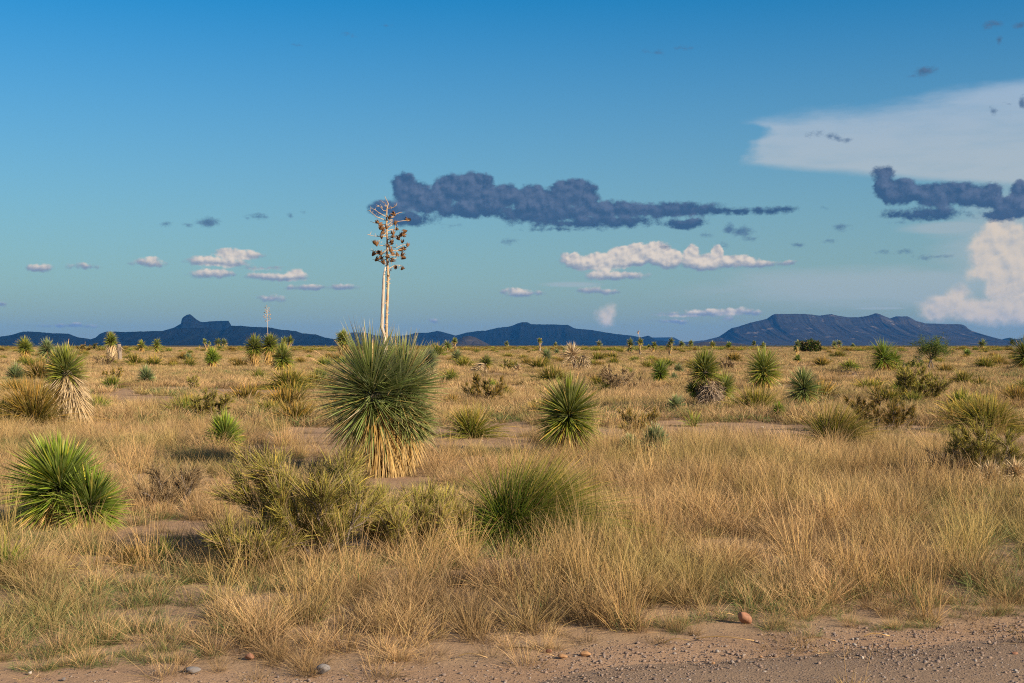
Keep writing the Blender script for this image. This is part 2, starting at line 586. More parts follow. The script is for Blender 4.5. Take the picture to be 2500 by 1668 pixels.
M_DEAD = blade_mat('dead_leaf_straw', [(0, (.40, .25, .08)), (.5, (.62, .43, .15)), (1, (.66, .52, .28))], VAR_DEAD, .8, .15, .4, .5)
M_PALE = blade_mat('dead_leaf_bleached', [(0, (.36, .27, .17)), (.5, (.58, .48, .33)), (1, (.66, .57, .42))], VAR_DEAD, .8, .12, .3, .5)
M_GREY = blade_mat('dead_leaf_weathered', [(0, (.22, .18, .15)), (1, (.40, .34, .29))], VAR_DEAD, .7, .05)
VAR_B = [(0, (.6, .7, .6)), (.5, (1, 1, .9)), (.8, (1.6, 1.3, .8)), (1, (2.6, 1.8, 1.2))]
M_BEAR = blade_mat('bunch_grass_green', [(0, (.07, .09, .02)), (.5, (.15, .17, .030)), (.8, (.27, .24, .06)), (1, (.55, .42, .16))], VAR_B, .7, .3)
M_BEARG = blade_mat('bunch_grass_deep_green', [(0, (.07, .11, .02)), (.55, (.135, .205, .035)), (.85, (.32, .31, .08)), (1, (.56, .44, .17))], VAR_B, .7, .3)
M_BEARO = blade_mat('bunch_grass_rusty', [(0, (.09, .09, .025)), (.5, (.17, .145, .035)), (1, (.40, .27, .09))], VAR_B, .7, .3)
M_TWIG = blade_mat('green_twig', [(0, (.17, .15, .055)), (.5, (.25, .245, .055)), (1, (.42, .38, .11))], [(0, (.6, .6, .55)), (.5, (1, 1, .9)), (.85, (1.4, 1.2, .9)), (1, (2.4, 1.8, 1.4))], .8, .2)
M_TWIGB = blade_mat('brown_twig', [(0, (.17, .125, .075)), (1, (.40, .30, .17))], [(0, (.6, .6, .6)), (1, (1.3, 1.2, 1.1))], .8, .1)
M_MESQ = blade_mat('mesquite_leaf', [(0, (.07, .10, .03)), (1, (.12, .16, .05))], VAR_GR[:3] + [(1, (1.3, 1.2, .9))], .8, .3)
M_DARKL = blade_mat('dark_bush_leaf', [(0, (.03, .05, .015)), (1, (.06, .085, .025))], VAR_GR[:3] + [(1, (1.3, 1.2, .9))], .8, .2)


def bark_mat(name, c1, c2, scale=30):
    m_, q = mat(name)
    tcn = q.n('ShaderNodeTexCoord')
    nz, _ = q.noise(q.vm('MULTIPLY', tcn.outputs['Object'], (1, 1, .25)), scale, 6, .65)
    c = q.mix(q.ss(nz, .35, .65), c1, c2)
    b = q.n('ShaderNodeBsdfPrincipled')
    q.L.new(c, b.inputs['Base Color'])
    b.inputs['Roughness'].default_value = .85
    bp = q.n('ShaderNodeBump')
    bp.inputs['Strength'].default_value = .6
    bp.inputs['Distance'].default_value = .01
    q.L.new(nz, bp.inputs['Height'])
    q.L.new(bp.outputs[0], b.inputs['Normal'])
    q.L.new(b.outputs[0], q.out.inputs[0])
    return m_


M_BARK = bark_mat('yucca_bark', (.16, .12, .09), (.30, .24, .18))
M_WOOD = bark_mat('grey_shrub_wood', (.11, .085, .07), (.24, .19, .155), 40)
M_STALK = bark_mat('flower_stalk_tan', (.34, .21, .11), (.62, .45, .28), 45)
M_STALKP = bark_mat('flower_stalk_bleached', (.36, .28, .21), (.60, .50, .41), 45)
M_POD = bark_mat('seed_pod_brown', (.05, .025, .012), (.30, .14, .045), 60)
M_PODT = bark_mat('seed_pod_tan', (.34, .18, .08), (.55, .34, .18), 60)


# ground material: reddish tan soil with grit, turning to a straw cover where the grass is dense
def soil_nodes(q, gravel):
    geo = q.n('ShaderNodeNewGeometry')
    pos = geo.outputs['Position']
    n1, _ = q.noise(pos, 0.9, 5, .6)
    n2, _ = q.noise(pos, 14.0, 5, .7)
    n3, _ = q.noise(pos, 70.0, 3, .7)
    if gravel:
        c = q.mix(q.ss(n1, .3, .7), (.235, .17, .12), (.29, .205, .14))
    else:
        c = q.mix(q.ss(n1, .3, .7), (.33, .215, .135), (.41, .27, .17))
    c = q.mix(q.ss(n2, .45, .75, 0, .5), c, (.20, .135, .10))
    vo = q.n('ShaderNodeTexVoronoi', feature='F1')
    vo.inputs['Scale'].default_value = 55 if gravel else 38
    q.L.new(pos, vo.inputs['Vector'])
    peb = q.m('MULTIPLY', q.ss(vo.outputs['Distance'], .38, .22), q.m('GREATER_THAN', q.noise(pos, 6.0, 2, .5)[0], .42 if gravel else .56))
    sp = q.n('ShaderNodeSeparateColor')
    q.L.new(vo.outputs['Color'], sp.inputs[0])
    pcx = ramp(q, sp.outputs[0], [(0, (.14, .11, .10)), (.3, (.30, .21, .16)), (.6, (.24, .20, .18)), (.85, (.42, .28, .19)), (1, (.50, .46, .42))])
    c = q.mix(q.m('MULTIPLY', peb, .85), c, pcx)
    hgt = q.m('ADD', q.m('MULTIPLY', n2, .35), q.m('ADD', q.m('MULTIPLY', n3, .18), q.m('MULTIPLY', peb, .35 if gravel else .22)))
    bp = q.n('ShaderNodeBump')
    bp.inputs['Strength'].default_value = .8
    bp.inputs['Distance'].default_value = .03
    q.L.new(hgt, bp.inputs['Height'])
    return c, bp.outputs[0], pos, n2


M_SOIL, q = mat('desert_soil')
c, nrm, pos, n2 = soil_nodes(q, False)
at = q.n('ShaderNodeAttribute', attribute_name='c')
sp = q.n('ShaderNodeSeparateColor')
q.L.new(at.outputs['Color'], sp.inputs[0])
nf, _ = q.noise(pos, .05, 6, .65)
straw = q.mix(q.ss(nf, .38, .62), (.40, .30, .18), (.27, .22, .12))
straw = q.mix(q.ss(q.noise(pos, 3.0, 4, .7)[0], .4, .65), straw, (.30, .21, .12))
c = q.mix(q.m('MULTIPLY', sp.outputs[0], .85), c, straw)
# shade over the far flats, put into the ground colour
c = q.mix(sp.outputs[1], c, (.075, .07, .045))
b = q.n('ShaderNodeBsdfDiffuse')
q.L.new(c, b.inputs[0])
q.L.new(nrm, b.inputs['Normal'])
q.L.new(b.outputs[0], q.out.inputs[0])
M_ROAD, q = mat('gravel_road')
c, nrm, pos, n2 = soil_nodes(q, True)
b = q.n('ShaderNodeBsdfDiffuse')
q.L.new(c, b.inputs[0])
q.L.new(nrm, b.inputs['Normal'])
q.L.new(b.outputs[0], q.out.inputs[0])


def stone_mat(name, stops):
    m_, q = mat(name)
    oi = q.n('ShaderNodeObjectInfo')
    tcn = q.n('ShaderNodeTexCoord')
    nz, _ = q.noise(tcn.outputs['Object'], 14, 6, .65)
    base = ramp(q, oi.outputs['Random'], stops)
    c = q.mix(q.ss(nz, .3, .7, 0, .45), base, (.12, .09, .07))
    b = q.n('ShaderNodeBsdfPrincipled')
    q.L.new(c, b.inputs['Base Color'])
    b.inputs['Roughness'].default_value = .8
    bp = q.n('ShaderNodeBump')
    bp.inputs['Strength'].default_value = .5
    bp.inputs['Distance'].default_value = .01
    q.L.new(nz, bp.inputs['Height'])
    q.L.new(bp.outputs[0], b.inputs['Normal'])
    q.L.new(b.outputs[0], q.out.inputs[0])
    return m_


M_GRAV = stone_mat('mixed_gravel', [(0, (.16, .12, .11)), (.25, (.30, .20, .14)), (.5, (.24, .19, .17)), (.75, (.32, .22, .16)), (.94, (.34, .28, .24)), (1, (.44, .40, .36))])
M_RED = stone_mat('rust_stone', [(0, (.36, .16, .085)), (1, (.36, .16, .085))])
M_GREYS = stone_mat('grey_stone', [(0, (.19, .18, .18)), (1, (.19, .18, .18))])
M_ORG = stone_mat('orange_stone', [(0, (.46, .24, .10)), (1, (.46, .24, .10))])
M_WHT = stone_mat('pale_stone', [(0, (.52, .45, .38)), (1, (.52, .45, .38))])

# ---------------------------------------------------------------- ground cover map
EDGE = [(-900, 1660), (0, 1632), (300, 1622), (700, 1636), (850, 1612), (1150, 1600), (1400, 1568), (1600, 1545), (2000, 1536), (2500, 1512), (3200, 1480)]
REDGE = [(-900, 1690), (0, 1672), (500, 1660), (1000, 1640), (1400, 1606), (1600, 1582), (2000, 1552), (2500, 1520), (3200, 1480)]
ex = np.array([gp(*e)[0] for e in EDGE])
ey = np.array([gp(*e)[1] for e in EDGE])


rex = np.array([gp(*e)[0] for e in REDGE])
rey = np.array([gp(*e)[1] for e in REDGE])


def gravel_edge(x):
    x = np.asarray(x, float)
    y = np.interp(x, rex, rey)
    y = np.where(x > rex[-1], rey[-1] + (x - rex[-1]) * .22, y)
    return y + (vnoise(x, x * 0 + 8, .9, 14) - .5) * .25


def road_edge(x):
    x = np.asarray(x, float)
    y = np.interp(x, ex, ey)
    y = np.where(x > ex[-1], ey[-1] + (x - ex[-1]) * .22, y)
    y = np.where(x < ex[0], ey[0] - (ex[0] - x) * .05, y)
    return y + (vnoise(x, x * 0 + 3, .8, 4) - .5) * .35


BARE = [(420, 1295, 150, 36), (350, 1300, 120, 28), (1190, 1062, 130, 44), (1110, 1092, 170, 22), (960, 1182, 110, 18),
        (1800, 1052, 210, 26), (1660, 1048, 90, 20), (640, 966, 190, 16), (862, 1112, 70, 20), (1230, 916, 100, 6),
        (2090, 920, 80, 8), (2280, 1022, 60, 12), (330, 975, 140, 16), (1500, 1062, 70, 20), (2330, 1262, 120, 14),
        (850, 955, 120, 12), (1480, 1010, 80, 10), (1920, 1078, 120, 12), (80, 1500, 40, 8)]


def bare(x, y):
    y = np.maximum(np.asarray(y, float), 1.0)
    px = x / y * FPX + 1250
    py = HOR + EYE * FPX / y
    wob = (vnoise(x, y, 1.0, 8) - .5) * .5 + (vnoise(x, y, .35, 9) - .5) * .35
    b_ = np.zeros_like(px)
    for (cx, cy, rx, ry) in BARE:
        d = np.sqrt(((px - cx) / rx) ** 2 + ((py - cy) / ry) ** 2) + wob
        b_ = np.maximum(b_, np.clip((1.15 - d) / .35, 0, 1))
    return b_


def cover(x, y):
    r = road_edge(x)
    c_ = 1 - bare(x, y)
    c_ = c_ * np.clip((y - r + .30) / .25, 0, 1)
    n = fbm(x, y, 2.4, 11, 3)
    far = np.clip((y - 11) / 8, 0, 1)
    c_ = c_ * (1 - far * np.clip((.47 - n) / .10, 0, 1) * .9)
    return c_


TALLB = [(1850, 1170, 420, 90, 1), (2200, 1250, 420, 130, .8), (1560, 1330, 380, 120, .5), (2000, 1430, 600, 70, .45),
         (1380, 1440, 260, 90, .55), (1080, 1510, 160, 60, .3), (650, 1530, 120, 40, .3), (60, 1420, 200, 90, .4), (730, 1090, 160, 40, .45),
         (500, 1110, 200, 40, .35), (1150, 950, 60, 20, .3)]


def tallness(x, y):
    px = x / np.maximum(y, 1) * FPX + 1250
    py = HOR + EYE * FPX / np.maximum(y, 1)
    t_ = np.full_like(px, .12)
    for (cx, cy, rx, ry, k) in TALLB:
        t_ = np.maximum(t_, k * np.exp(-(((px - cx) / rx) ** 2 + ((py - cy) / ry) ** 2)))
    return t_


# ---------------------------------------------------------------- ground and road
def axis_pts(segs):
    out_ = [segs[0][0]]
    for a_, b_, n_ in segs:
        out_ += list(np.linspace(a_, b_, n_ + 1)[1:])
    return np.array(out_)


gx = np.concatenate([-np.geomspace(30000, 12, 60), np.linspace(-11.9, 11.9, 240), np.geomspace(12, 30000, 60)])
gy = np.concatenate([-np.geomspace(30000, 8, 30), np.linspace(-7, 4.5, 24), np.linspace(4.6, 26, 215), np.geomspace(26.3, 30000, 150)])
X, Y = np.meshgrid(gx, gy)
Z = H(X, Y)
nx, ny = len(gx), len(gy)
idx = np.arange(nx * ny).reshape(ny, nx)
T = np.concatenate([np.stack([idx[:-1, :-1], idx[:-1, 1:], idx[1:, 1:]], -1).reshape(-1, 3),
                    np.stack([idx[:-1, :-1], idx[1:, 1:], idx[1:, :-1]], -1).reshape(-1, 3)])
dist = np.hypot(X, Y)
cv = np.where(Y > 0, cover(X, np.maximum(Y, 1)), np.clip((-Y - 14) / 4, 0, 1))
cv = cv * np.clip((dist - 5) / 60, .35, 1)
scrub = np.clip((dist - 900) / 900, 0, 1)
o = bpy.data.objects.new('ground', make_mesh('ground', np.stack([X, Y, Z], -1).reshape(-1, 3), T,
                                              np.stack([cv, scrub, cv * 0], -1).reshape(-1, 3), True, [M_SOIL]))
COL.objects.link(o)
tag(o, kind='structure')

rx_ = np.linspace(-40, 40, 420)
rv = np.linspace(0, 1, 60)
RX, RV = np.meshgrid(rx_, rv)
RE = gravel_edge(RX)
RW = 7.0
RY = RE - RV * RW
depth_in = np.minimum(RV * RW, (1 - RV) * RW)
RZ = H(RX, RY) + np.clip((depth_in - .1) / .7, 0, 1) * .022 - .012 + (vnoise(RX, RY, .3, 6) - .5) * .008
idx = np.arange(RX.size).reshape(RX.shape)
T = np.concatenate([np.stack([idx[:-1, :-1], idx[1:, 1:], idx[:-1, 1:]], -1).reshape(-1, 3),
                    np.stack([idx[:-1, :-1], idx[1:, :-1], idx[1:, 1:]], -1).reshape(-1, 3)])
o = bpy.data.objects.new('gravel_road', make_mesh('gravel_road', np.stack([RX, RY, RZ], -1).reshape(-1, 3), T, None, True, [M_ROAD]))
COL.objects.link(o)
tag(o, kind='structure')


# ---------------------------------------------------------------- mountains
def mountain_mat(name, dark, light, ochre, amt):
    m_, q = mat(name)
    geo = q.n('ShaderNodeNewGeometry')
    p_ = geo.outputs['Position']
    n1, _ = q.noise(q.vm('MULTIPLY', p_, (1, 1, 2.2)), .0016, 6, .6)
    n2, _ = q.noise(p_, .012, 6, .75)
    n3, _ = q.noise(q.vm('MULTIPLY', p_, (1, .4, 1.5)), .005, 5, .6)
    c = q.mix(q.ss(n1, .35, .65), dark, light)
    c = q.mix(q.ss(n2, .45, .62, 0, .6), c, tuple(v * .5 for v in dark))
    c = q.mix(q.m('MULTIPLY', q.ss(n3, .60, .70), amt), c, ochre)
    b = q.n('ShaderNodeBsdfDiffuse')
    q.L.new(c, b.inputs[0])
    bp = q.n('ShaderNodeBump')
    bp.inputs['Strength'].default_value = 1
    bp.inputs['Distance'].default_value = 6
    q.L.new(n2, bp.inputs['Height'])
    q.L.new(bp.outputs[0], b.inputs['Normal'])
    q.L.new(b.outputs[0], q.out.inputs[0])
    return m_


M_MDARK = mountain_mat('cloud_shaded_mountain', (.006, .008, .006), (.010, .011, .008), (.02, .018, .014), .3)  # cloud shadow on these ranges is put into the near-black colour
M_MESA = mountain_mat('scrubby_mesa', (.034, .032, .029), (.050, .044, .038), (.30, .23, .16), .6)
M_FLAT = mountain_mat('tan_foothill', (.05, .04, .028), (.075, .058, .04), (.12, .09, .06), .4)


def mountain(name, prof, D, m_, cliff=.25, rough=1.0, seed=0, base_y=845.0, toe=2600, nxm=420, nv=46, gully=.16):
    prof = np.array(sorted(prof), float)
    x0, x1 = prof[0, 0], prof[-1, 0]
    pxs = np.linspace(x0, x1, nxm)
    top = np.interp(pxs, prof[:, 0], prof[:, 1])
    top = top - (vnoise(pxs, pxs * 0, 5, seed) - .5) * 1.0 * rough - (vnoise(pxs, pxs * 0, 1.7, seed + 1) - .5) * .8 * rough
    hgt = np.maximum((HOR - top) / FPX * D + EYE, 0) + 2
    v = np.concatenate([np.linspace(0, 1, nv), np.linspace(1.06, 1.9, 10)])
    PX, VV = np.meshgrid(pxs, v)
    HG = np.broadcast_to(hgt, PX.shape)
    s = np.clip(VV, 0, 1)
    shp = (1 - cliff) * (.12 * s + .88 * s ** 1.9)
    cl = np.clip((s - .9) / .055, 0, 1)
    shp = shp + cliff * (cl * cl * (3 - 2 * cl)) * np.where(s > .9, 1, 0)
    shp = np.where(VV > 1, np.clip(1 - (VV - 1) / .9, 0, 1) ** 1.3, shp)
    shp = np.where(VV >= 1, shp, np.minimum(shp, 1))
    g1 = np.abs(fbm(PX * 1.0 + 40 * vnoise(PX, VV * 40, 30, seed + 5), VV * 30, 22, seed + 2, 4) - .5) * 2
    # gullies cut the slope but never the ridge line
    gm = np.clip(VV / .3, 0, 1) * np.clip((.97 - VV) / .2, 0, 1)
    YD = D - toe + VV * toe
    YD = YD - (g1 - .3) * toe * gully * gm
    Zm = HG * shp * (1 - gully * (1 - g1) * gm)
    Xm = (PX - 1250) / FPX * (D + (YD - D) * .35)
    Zm[0, :] = -3
    Zm[-1, :] = -3
    idx = np.arange(PX.size).reshape(PX.shape)
    T = np.concatenate([np.stack([idx[:-1, :-1], idx[:-1, 1:], idx[1:, 1:]], -1).reshape(-1, 3),
                        np.stack([idx[:-1, :-1], idx[1:, 1:], idx[1:, :-1]], -1).reshape(-1, 3)])
    o = bpy.data.objects.new(name, make_mesh(name, np.stack([Xm, YD, Zm], -1).reshape(-1, 3), T, None, True, [m_]))
    COL.objects.link(o)
    tag(o, kind='structure')
    return o


LEFT = [(-520, 845), (-330, 818), (-150, 806), (0, 823), (26, 819), (43, 814), (57, 810), (94, 811), (123, 814), (168, 815.5), (181, 823), (209, 827),
        (223, 829), (238, 824), (247, 814.5), (260, 810), (306, 811), (398, 808.5), (450, 801.5), (500, 800.6), (521, 803), (540, 808),
        (554, 801), (566, 796), (585, 796), (619, 799), (657, 800), (681, 805), (723, 809), (738, 814.5), (770, 817), (794, 825), (813, 828), (860, 833), (930, 845)]
BUTTE = [(300, 845), (360, 822), (398, 808), (426, 800), (444, 789), (446, 776), (455, 770), (464, 767.5), (471, 773), (479, 780), (489, 786), (500, 787), (513, 785), (538, 784), (558, 784), (565, 798), (600, 812), (700, 845)]
MID = [(780, 845), (840, 826), (857, 812), (894, 813), (915, 819), (957, 822), (1000, 818), (1016, 813), (1043, 813), (1068, 808.5), (1085, 812), (1113, 820), (1138, 813), (1162, 809), (1185, 808),
       (1213, 801), (1247, 797), (1264, 790), (1274, 787.5), (1287, 787), (1298, 792.5), (1345, 792.5), (1387, 794), (1402, 802), (1449, 807), (1500, 815.5),
       (1543, 820), (1564, 824), (1583, 820), (1604, 831), (1660, 838), (1730, 845)]
FAR = [(1500, 845), (1560, 826), (1591, 824.5), (1645, 824), (1655, 829), (1664, 835), (1700, 845)]
MESA = [(1600, 845), (1660, 836), (1691, 834), (1723, 831), (1745, 825), (1757, 823), (1785, 802), (1802, 798), (1830, 789), (1872, 779), (1883, 771), (1891, 767), (1968, 767),
        (2000, 771), (2030, 767), (2043, 771), (2068, 775), (2096, 775), (2121, 771), (2138, 765), (2149, 768), (2173, 778), (2187, 773), (2217, 773), (2236, 784),
        (2260, 790), (2349, 792.5), (2351, 797), (2370, 810), (2394, 822), (2415, 830), (2443, 835), (2500, 845)]
RIGHT = [(2400, 845), (2443, 832), (2453, 827), (2466, 825), (2477, 828), (2489, 828), (2500, 824), (2560, 812), (2680, 800), (2800, 815), (2950, 845)]
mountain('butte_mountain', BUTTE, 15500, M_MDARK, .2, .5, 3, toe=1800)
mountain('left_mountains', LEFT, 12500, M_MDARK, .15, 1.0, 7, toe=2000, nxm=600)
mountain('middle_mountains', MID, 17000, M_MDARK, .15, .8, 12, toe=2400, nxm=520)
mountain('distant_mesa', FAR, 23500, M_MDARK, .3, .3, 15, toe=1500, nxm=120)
mountain('right_mesa', MESA, 17500, M_MESA, .13, .6, 21, toe=4200, nxm=640, nv=70, gully=.05)
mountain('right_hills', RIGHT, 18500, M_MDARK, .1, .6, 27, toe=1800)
mountain('low_hill', [(1090, 845), (1117, 830), (1130, 823), (1145, 820.5), (1160, 824), (1175, 832), (1200, 845)], 11000, M_FLAT, .05, .4, 31, toe=900, nxm=80)
mountain('low_hill', [(1600, 845), (1690, 840), (1720, 835.5), (1760, 834), (1790, 838), (1840, 845)], 9000, M_FLAT, .02, .3, 35, toe=900, nxm=80)

# ---------------------------------------------------------------- haze
HZ = 0.5 / 17000 * 0.60
M_HAZE, q = mat('haze')
pv = q.n('ShaderNodeVolumePrincipled')
pv.inputs['Color'].default_value = (.06, .35, 1.0, 1)
pv.inputs['Density'].default_value = HZ
pv.inputs['Anisotropy'].default_value = 0.0
q.L.new(pv.outputs[0], q.out.inputs['Volume'])
bx = (-30500, -30500, -4.5, 30500, 31000, 470)
v = [(bx[i], bx[j], bx[k]) for k in (2, 5) for j in (1, 4) for i in (0, 3)]
t = [(0, 2, 3), (0, 3, 1), (4, 5, 7), (4, 7, 6), (0, 1, 5), (0, 5, 4), (2, 6, 7), (2, 7, 3), (0, 4, 6), (0, 6, 2), (1, 3, 7), (1, 7, 5)]
o = bpy.data.objects.new('haze', make_mesh('haze', v, t, None, False, [M_HAZE]))
COL.objects.link(o)
tag(o, kind='stuff')


# ================================================================ vegetation
UP = np.array([0, 0, 1.0])


def perp_side(d, jitter=.6):
    s = norm(np.cross(d, UP) + 1e-6)
    r = rng.normal(0, jitter, len(d))
    b = np.cross(d, s)
    return norm(s * np.cos(r)[:, None] + b * np.sin(r)[:, None])


def tuft(n, r0, h, spread, bendk, wd, curl=0.0, hvar=.5, upright=0.0, third=0.0, ts=(0, .35, .7, 1)):
    a = rng.random(n) * 2 * PI
    rr = r0 * np.sqrt(rng.random(n))
    o_ = np.stack([rr * np.cos(a), rr * np.sin(a), np.zeros(n) - .01], 1)
    ph = a + rng.normal(0, 1.0, n)
    th = np.abs(rng.normal(0, spread, n)) * (1 - upright) + rr / r0 * spread * .5
    d = np.stack([np.sin(th) * np.cos(ph), np.sin(th) * np.sin(ph), np.cos(th)], 1)
    L = h * (1 - hvar + hvar * rng.random(n) ** .7)
    ph2 = ph + rng.normal(0, .8, n)
    bend = np.stack([np.cos(ph2), np.sin(ph2), -np.abs(rng.normal(.5, .4, n))], 1) * (L * bendk * rng.random(n))[:, None]
    if curl:
        bend += rng.normal(0, curl, (n, 3)) * L[:, None]
    bend[:, 2] = np.maximum(bend[:, 2], -d[:, 2] * L * .85)
    return blades(o_, d, L, wd * (.7 + .6 * rng.random(n)), perp_side(d, 1.2), bend, ts, (.8, 1, .6, 0), third=np.full(n, third))


PROTO = {}


def proto_collection(name, builders):
    c = bpy.data.collections.new(name)          # never linked: only a source for the instanced ground cover
    for i, f in enumerate(builders):
        mb = MB()
        mats_ = f(mb)
        me = mb.mesh(f'{name}_{i:02d}', mats_)
        ob = bpy.data.objects.new(f'{name}_{i:02d}', me)
        c.objects.link(ob)
    PROTO[name] = c
    return c


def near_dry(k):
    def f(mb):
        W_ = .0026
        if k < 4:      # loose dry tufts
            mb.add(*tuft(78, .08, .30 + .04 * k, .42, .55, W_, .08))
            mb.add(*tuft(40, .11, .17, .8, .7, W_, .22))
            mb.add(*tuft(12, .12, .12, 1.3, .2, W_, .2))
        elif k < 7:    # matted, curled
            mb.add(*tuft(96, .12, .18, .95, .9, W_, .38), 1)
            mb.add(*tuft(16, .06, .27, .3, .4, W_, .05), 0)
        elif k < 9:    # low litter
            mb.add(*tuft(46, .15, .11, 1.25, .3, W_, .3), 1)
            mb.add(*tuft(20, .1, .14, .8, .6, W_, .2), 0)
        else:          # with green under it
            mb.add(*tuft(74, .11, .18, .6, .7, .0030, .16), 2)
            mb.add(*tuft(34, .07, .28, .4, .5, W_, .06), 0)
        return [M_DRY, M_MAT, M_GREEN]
    return f


def tall(k):
    def f(mb):
        mb.add(*tuft(44, .08, .50 + .05 * k, .19, .35, .0025, .04, .5), 0)
        mb.add(*tuft(40, .09, .32, .35, .6, .003, .08), 0)
        mb.add(*tuft(22, .10, .16, .8, .7, .003, .2), 1)
        if k % 2:
            mb.add(*tuft(22, .08, .22, .5, .7, .0034, .1), 2)
        return [M_TALL, M_MAT, M_GREEN]
    return f


def patch(k):
    def f(mb):
        for i in range(9):
            v, t, a = tuft(20, .13, .20 + .18 * rng.random(), .42, .5, .010, .08)
            an_, r_ = rng.random() * 6.28, .65 * math.sqrt(rng.random())
            v = v + np.array([r_ * math.cos(an_), r_ * math.sin(an_), 0])
            kk = 0 if k < 3 else (1 if k < 5 else 2)
            mb.add(v, t, a, kk if rng.random() < .75 else 0)
        v, t, a = tuft(60, .75, .13, .9, .5, .012, .2)
        mb.add(v, t, a, 1)
        return [M_DRY, M_MAT, M_GREEN]
    return f


proto_collection('grass_source', [near_dry(k) for k in range(11)])
proto_collection('tall_source', [tall(k) for k in range(5)])
proto_collection('patch_source', [patch(k) for k in range(6)])


def ico_stone(r, seed, flat=.6, sub=1):
    """a rounded stone as verts and tris"""
    import bmesh
    bm = bmesh.new()
    bmesh.ops.create_icosphere(bm, subdivisions=sub, radius=1)
    v = np.array([q_.co[:] for q_ in bm.verts])
    t = np.array([[q_.index for q_ in f_.verts] for f_ in bm.faces])
    bm.free()
    g = np.random.default_rng(seed)
    k = g.normal(0, 1, (4, 3))
    for i in range(4):
        v = v * (1 + .07 * np.sin(v @ k[i] * 1.6 + i)[:, None])
    for i in range(7):      # broken faces
        nn = g.normal(0, 1, 3)
        nn /= np.linalg.norm(nn)
        h_ = v @ nn
        lim = g.uniform(.42, .72)
        v = v - np.maximum(h_ - lim, 0)[:, None] * nn * .9
    v = v * np.array([1, .8, flat]) * r
    return v, t


def stone_proto(k):
    def f(mb):
        v, t = ico_stone(1, 100 + k, .5 + .1 * (k % 3), 1)
        mb.add(v, t, (0, 0, 0))
        return [M_GRAV]
    return f


proto_collection('gravel_source', [stone_proto(k) for k in range(6)])


def scatter(name, pts, rot, scl, idx_, coll, kind='stuff'):
    n = len(pts)
    me = bpy.data.meshes.new(name)
    me.vertices.add(n)
    me.vertices.foreach_set('co', np.asarray(pts, np.float32).ravel())
    for nm, ty, ar, key in (('rot', 'FLOAT_VECTOR', rot, 'vector'), ('scl', 'FLOAT_VECTOR', scl, 'vector')):
        a_ = me.attributes.new(nm, ty, 'POINT')
        a_.data.foreach_set(key, np.asarray(ar, np.float32).ravel())
    a_ = me.attributes.new('idx', 'INT', 'POINT')
    a_.data.foreach_set('value', np.asarray(idx_, np.int32))
    ob = bpy.data.objects.new(name, me)
    COL.objects.link(ob)
    ng = bpy.data.node_groups.new(name + '_nodes', 'GeometryNodeTree')
    ng.interface.new_socket(name='Geometry', in_out='INPUT', socket_type='NodeSocketGeometry')
    ng.interface.new_socket(name='Geometry', in_out='OUTPUT', socket_type='NodeSocketGeometry')
    N = ng.nodes
    gi, go = N.new('NodeGroupInput'), N.new('NodeGroupOutput')
    ci = N.new('GeometryNodeCollectionInfo')
    ci.inputs['Collection'].default_value = PROTO[coll]
    ci.inputs['Separate Children'].default_value = True
    ci.inputs['Reset Children'].default_value = True
    ip = N.new('GeometryNodeInstanceOnPoints')
    ip.inputs['Pick Instance'].default_value = True

    def na(nm, ty):
        x_ = N.new('GeometryNodeInputNamedAttribute')
        x_.data_type = ty
        x_.inputs['Name'].default_value = nm
        return x_.outputs['Attribute']
    Lk = ng.links.new
    Lk(gi.outputs[0], ip.inputs['Points'])
    Lk(ci.outputs[0], ip.inputs['Instance'])
    Lk(na('idx', 'INT'), ip.inputs['Instance Index'])
    Lk(na('rot', 'FLOAT_VECTOR'), ip.inputs['Rotation'])
    Lk(na('scl', 'FLOAT_VECTOR'), ip.inputs['Scale'])
    Lk(ip.outputs[0], go.inputs[0])
    mo = ob.modifiers.new('scatter', 'NODES')
    mo.node_group = ng
    return tag(ob, kind=kind)


def candidates(y0, y1, dens, margin=2.5):
    """uniform random ground points in the wedge the camera sees, with a margin on both sides"""
    n = int((y1 - y0) * (2 * (.41 * y1 + margin)) * dens)
    y = y0 + (y1 - y0) * rng.random(n)
    x = (rng.random(n) * 2 - 1) * (.41 * y1 + margin)
    k = np.abs(x) < .41 * y + margin
    return x[k], y[k]


def place(bands, fn):
    P_, R_, S_, I_ = [], [], [], []
    for (y0, y1, dens) in bands:
        x, y = candidates(y0, y1, dens)
        keep, sc, ix = fn(x, y)
        x, y, sc, ix = x[keep], y[keep], sc[keep], ix[keep]
        P_.append(np.stack([x, y, H(x, y)], 1))
        R_.append(np.stack([rng.normal(0, .08, len(x)), rng.normal(0, .08, len(x)), rng.random(len(x)) * 6.28], 1))
        S_.append(sc)
        I_.append(ix)
    return [np.concatenate(q_) for q_ in (P_, R_, S_, I_)]


def s3(s, hk=1.0):
    return np.stack([s, s, s * hk], 1)


def keepout(x, y):
    px = x / y * FPX + 1250
    py = HOR + EYE * FPX / y
    k_ = np.ones_like(px)
    for (cx, cy, rx, ry) in ((1270, 1320, 130, 60), (1250, 1370, 120, 40), (1818, 1560, 40, 34)):
        k_ = np.minimum(k_, np.where(((px - cx) / rx) ** 2 + ((py - cy) / ry) ** 2 < 1, .35 if rx > 60 else .04, 1))
    return k_


